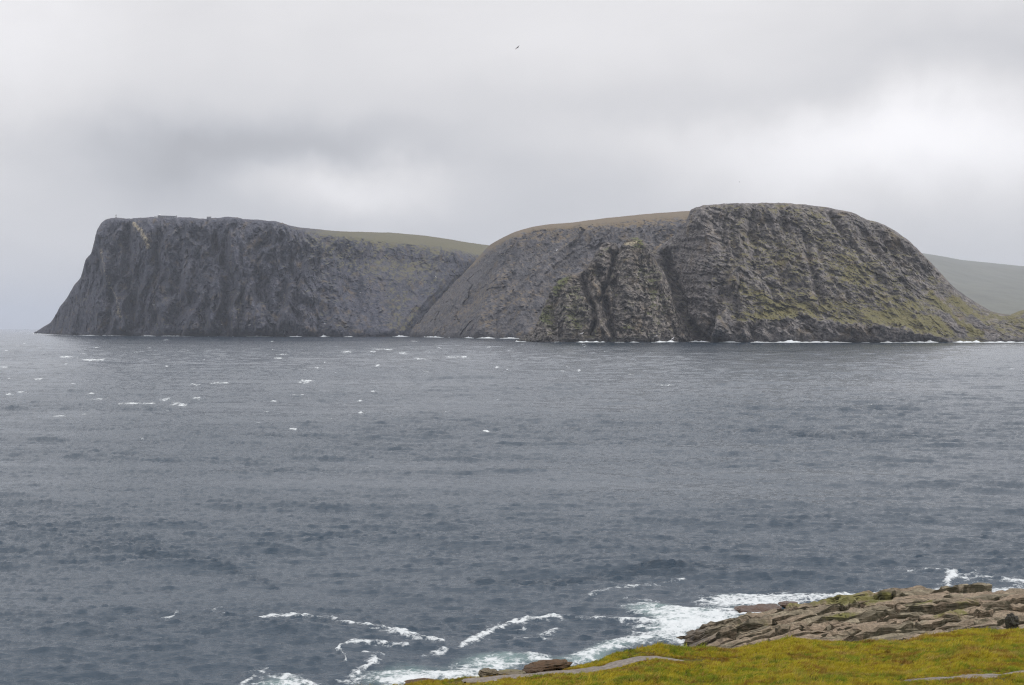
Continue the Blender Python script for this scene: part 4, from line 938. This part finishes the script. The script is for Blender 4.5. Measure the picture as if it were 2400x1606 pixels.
for px_, w_, lb in ((488, 8, 'left of two small huts on the headland skyline'), (493, 5, 'right of two small huts on the headland skyline')):
    Yb, Zb = top_of(GL, px_)
    hu = empty('hut', ((px_ - 1200) / F * Yb, Yb, Zb - 1.5)); tag(hu, lb, 'hut', 'huts on the skyline')
    V, Fc = box(-w_ / 2, w_ / 2, -3, 3, 0, 4.6); mesh_obj('wall', V, Fc, M_grey, hu)
    V, Fc = box(-w_ / 2 - .3, w_ / 2 + .3, -3.3, 3.3, 4.6, 5.4); V[4:, 1] *= 0.2; V[4:, 2] += 0.6; mesh_obj('roof', V, Fc, M_iron, hu)

# ------------------------------------------------------------------ birds
def gull_mesh(flap, mat, name):
    """one continuous skin: a spindle body whose middle rings run out into the wings; 1.4 m span"""
    V, Fc = [], []
    prof = [(-0.30, 0.004), (-0.24, 0.05), (-0.12, 0.07), (0.02, 0.075), (0.14, 0.06), (0.20, 0.035), (0.235, 0.04), (0.27, 0.03), (0.31, 0.008), (0.34, 0.003)]
    n = 10
    for y, r in prof:
        for k in range(n):
            a = 2 * math.pi * k / n; V.append((r * math.cos(a), y, r * 0.85 * math.sin(a)))
    for i in range(len(prof) - 1):
        for k in range(n):
            if i in (2, 3) and k in (n - 1, 4): continue            # the shoulder openings
            a_, b_ = i * n + k, i * n + (k + 1) % n; Fc.append((a_, b_, b_ + n, a_ + n))
    for s, k in ((1, n - 1), (-1, 4)):
        k2 = (k + 1) % n
        loop = [2 * n + k, 3 * n + k, 4 * n + k, 4 * n + k2, 3 * n + k2, 2 * n + k2]; prev = loop
        for (x, z, c0, c1, th_) in ((0.2, 0.10 * flap, -0.08, 0.14, 0.018), (0.38, 0.17 * flap, -0.04, 0.15, 0.012), (0.56, 0.15 * flap, -0.03, 0.09, 0.008), (0.72, 0.08 * flap, -0.08, -0.05, 0.003)):
            i0 = len(V); cm = (c0 + c1) / 2
            lo, hi = ((-th_, th_) if s > 0 else (th_, -th_))
            V += [(s * x, c0, z + lo), (s * x, cm, z + lo), (s * x, c1, z + lo), (s * x, c1, z + hi), (s * x, cm, z + hi), (s * x, c0, z + hi)]
            cur = list(range(i0, i0 + 6))
            for q in range(6): Fc.append((prev[q], cur[q], cur[(q + 1) % 6], prev[(q + 1) % 6]))
            prev = cur
        Fc.append((prev[0], prev[1], prev[4], prev[5])); Fc.append((prev[1], prev[2], prev[3], prev[4]))
    me = bpy.data.meshes.new(name); me.from_pydata(V, [], Fc); me.materials.append(mat)
    for p_ in me.polygons: p_.use_smooth = True
    return me
M_gull = simple_mat('gull_feather', (0.75, 0.75, 0.77), 0.7, 0.1, 6)
M_dark = simple_mat('dark_feather', (0.035, 0.033, 0.035), 0.7, 0.1, 6)
gm1, gm2 = gull_mesh(1.0, M_gull, 'gull'), gull_mesh(-0.5, M_gull, 'gull'); dm = gull_mesh(0.5, M_dark, 'seabird')
for px_, py_, Y, me_, rot, lb, grp, nm in [
    (1213, 112, 330, dm, (0.5, -0.75, 0.5), 'lone dark bird high in the grey sky with wings tilted', None, 'seabird'),
    (1733, 427, 900, dm, (0.3, 0.4, 1.0), 'tiny dark bird speck in the sky above the right headland', None, 'seabird'),
    (360, 715, 700, gm1, (0.2, 0.1, 0.2), 'white gull low against the left headland', 'gulls', 'gull'),
    (585, 762, 650, gm1, (0.3, -0.35, 0.3), 'white gull near the foot of the left headland', 'gulls', 'gull'),
    (520, 760, 900, gm2, (0.3, -0.35, 0.3), 'faint gull near the water left of centre', 'gulls', 'gull'),
    (761, 759, 700, gm2, (0.3, 0.0, 0.4), 'white gull just above the water below the bay', 'gulls', 'gull'),
    (845, 686, 800, gm1, (0.2, -0.2, 0.1), 'white gull at mid height in front of the bay', 'gulls', 'gull'),
    (1021, 649, 700, gm1, (0.5, 0.8, 0.4), 'white gull tilted, in front of the notch between headlands', 'gulls', 'gull'),
    (1305, 586, 700, gm2, (0.4, -0.8, 0.6), 'white gull high in front of the middle headland', 'gulls', 'gull'),
    (1364, 782, 420, gm1, (0.2, -0.3, 0.2), 'white gull low in front of the rock horn left base', 'gulls', 'gull'),
    (1538, 788, 600, gm1, (0.2, -0.4, 0.2), 'white gull low before the rock horn right base', 'gulls', 'gull'),
    (1577, 794, 420, gm1, (0.5, -0.7, 0.2), 'banking white gull at the right foot of the rock horn', 'gulls', 'gull'),
    (1836, 504, 520, gm2, (0.15, -0.15, 0.1), 'white gull near the top of the right headland', 'gulls', 'gull'),
    (1929, 619, 700, gm1, (0.1, 0.0, 0.1), 'white gull in the middle of the right headland', 'gulls', 'gull'),
    (2038, 646, 700, gm2, (0.1, 0.1, 0.1), 'white gull over the right slope of the right headland', 'gulls', 'gull')]:
    o = bpy.data.objects.new(nm, me_); C.objects.link(o); o.location = world(px_, py_, Y); o.rotation_euler = rot
    tag(o, lb, 'bird', grp)

# ------------------------------------------------------------------ the hazy air
V, Fc = box(-95000, 95000, -3000, 95000, -14, 1150)
m, t = new_mat('hazy_air')
pv = t.n('ShaderNodeVolumePrincipled'); pv.inputs['Color'].default_value = (0.82, 0.875, 0.98, 1); pv.inputs['Density'].default_value = 3.0e-5
pv.inputs['Anisotropy'].default_value = 0.2
t.put(t.n('ShaderNodeOutputMaterial').inputs['Volume'], pv)
hz = mesh_obj('haze', V, Fc, m, smooth=False); tag(hz, 'thin sea haze', kind='stuff')
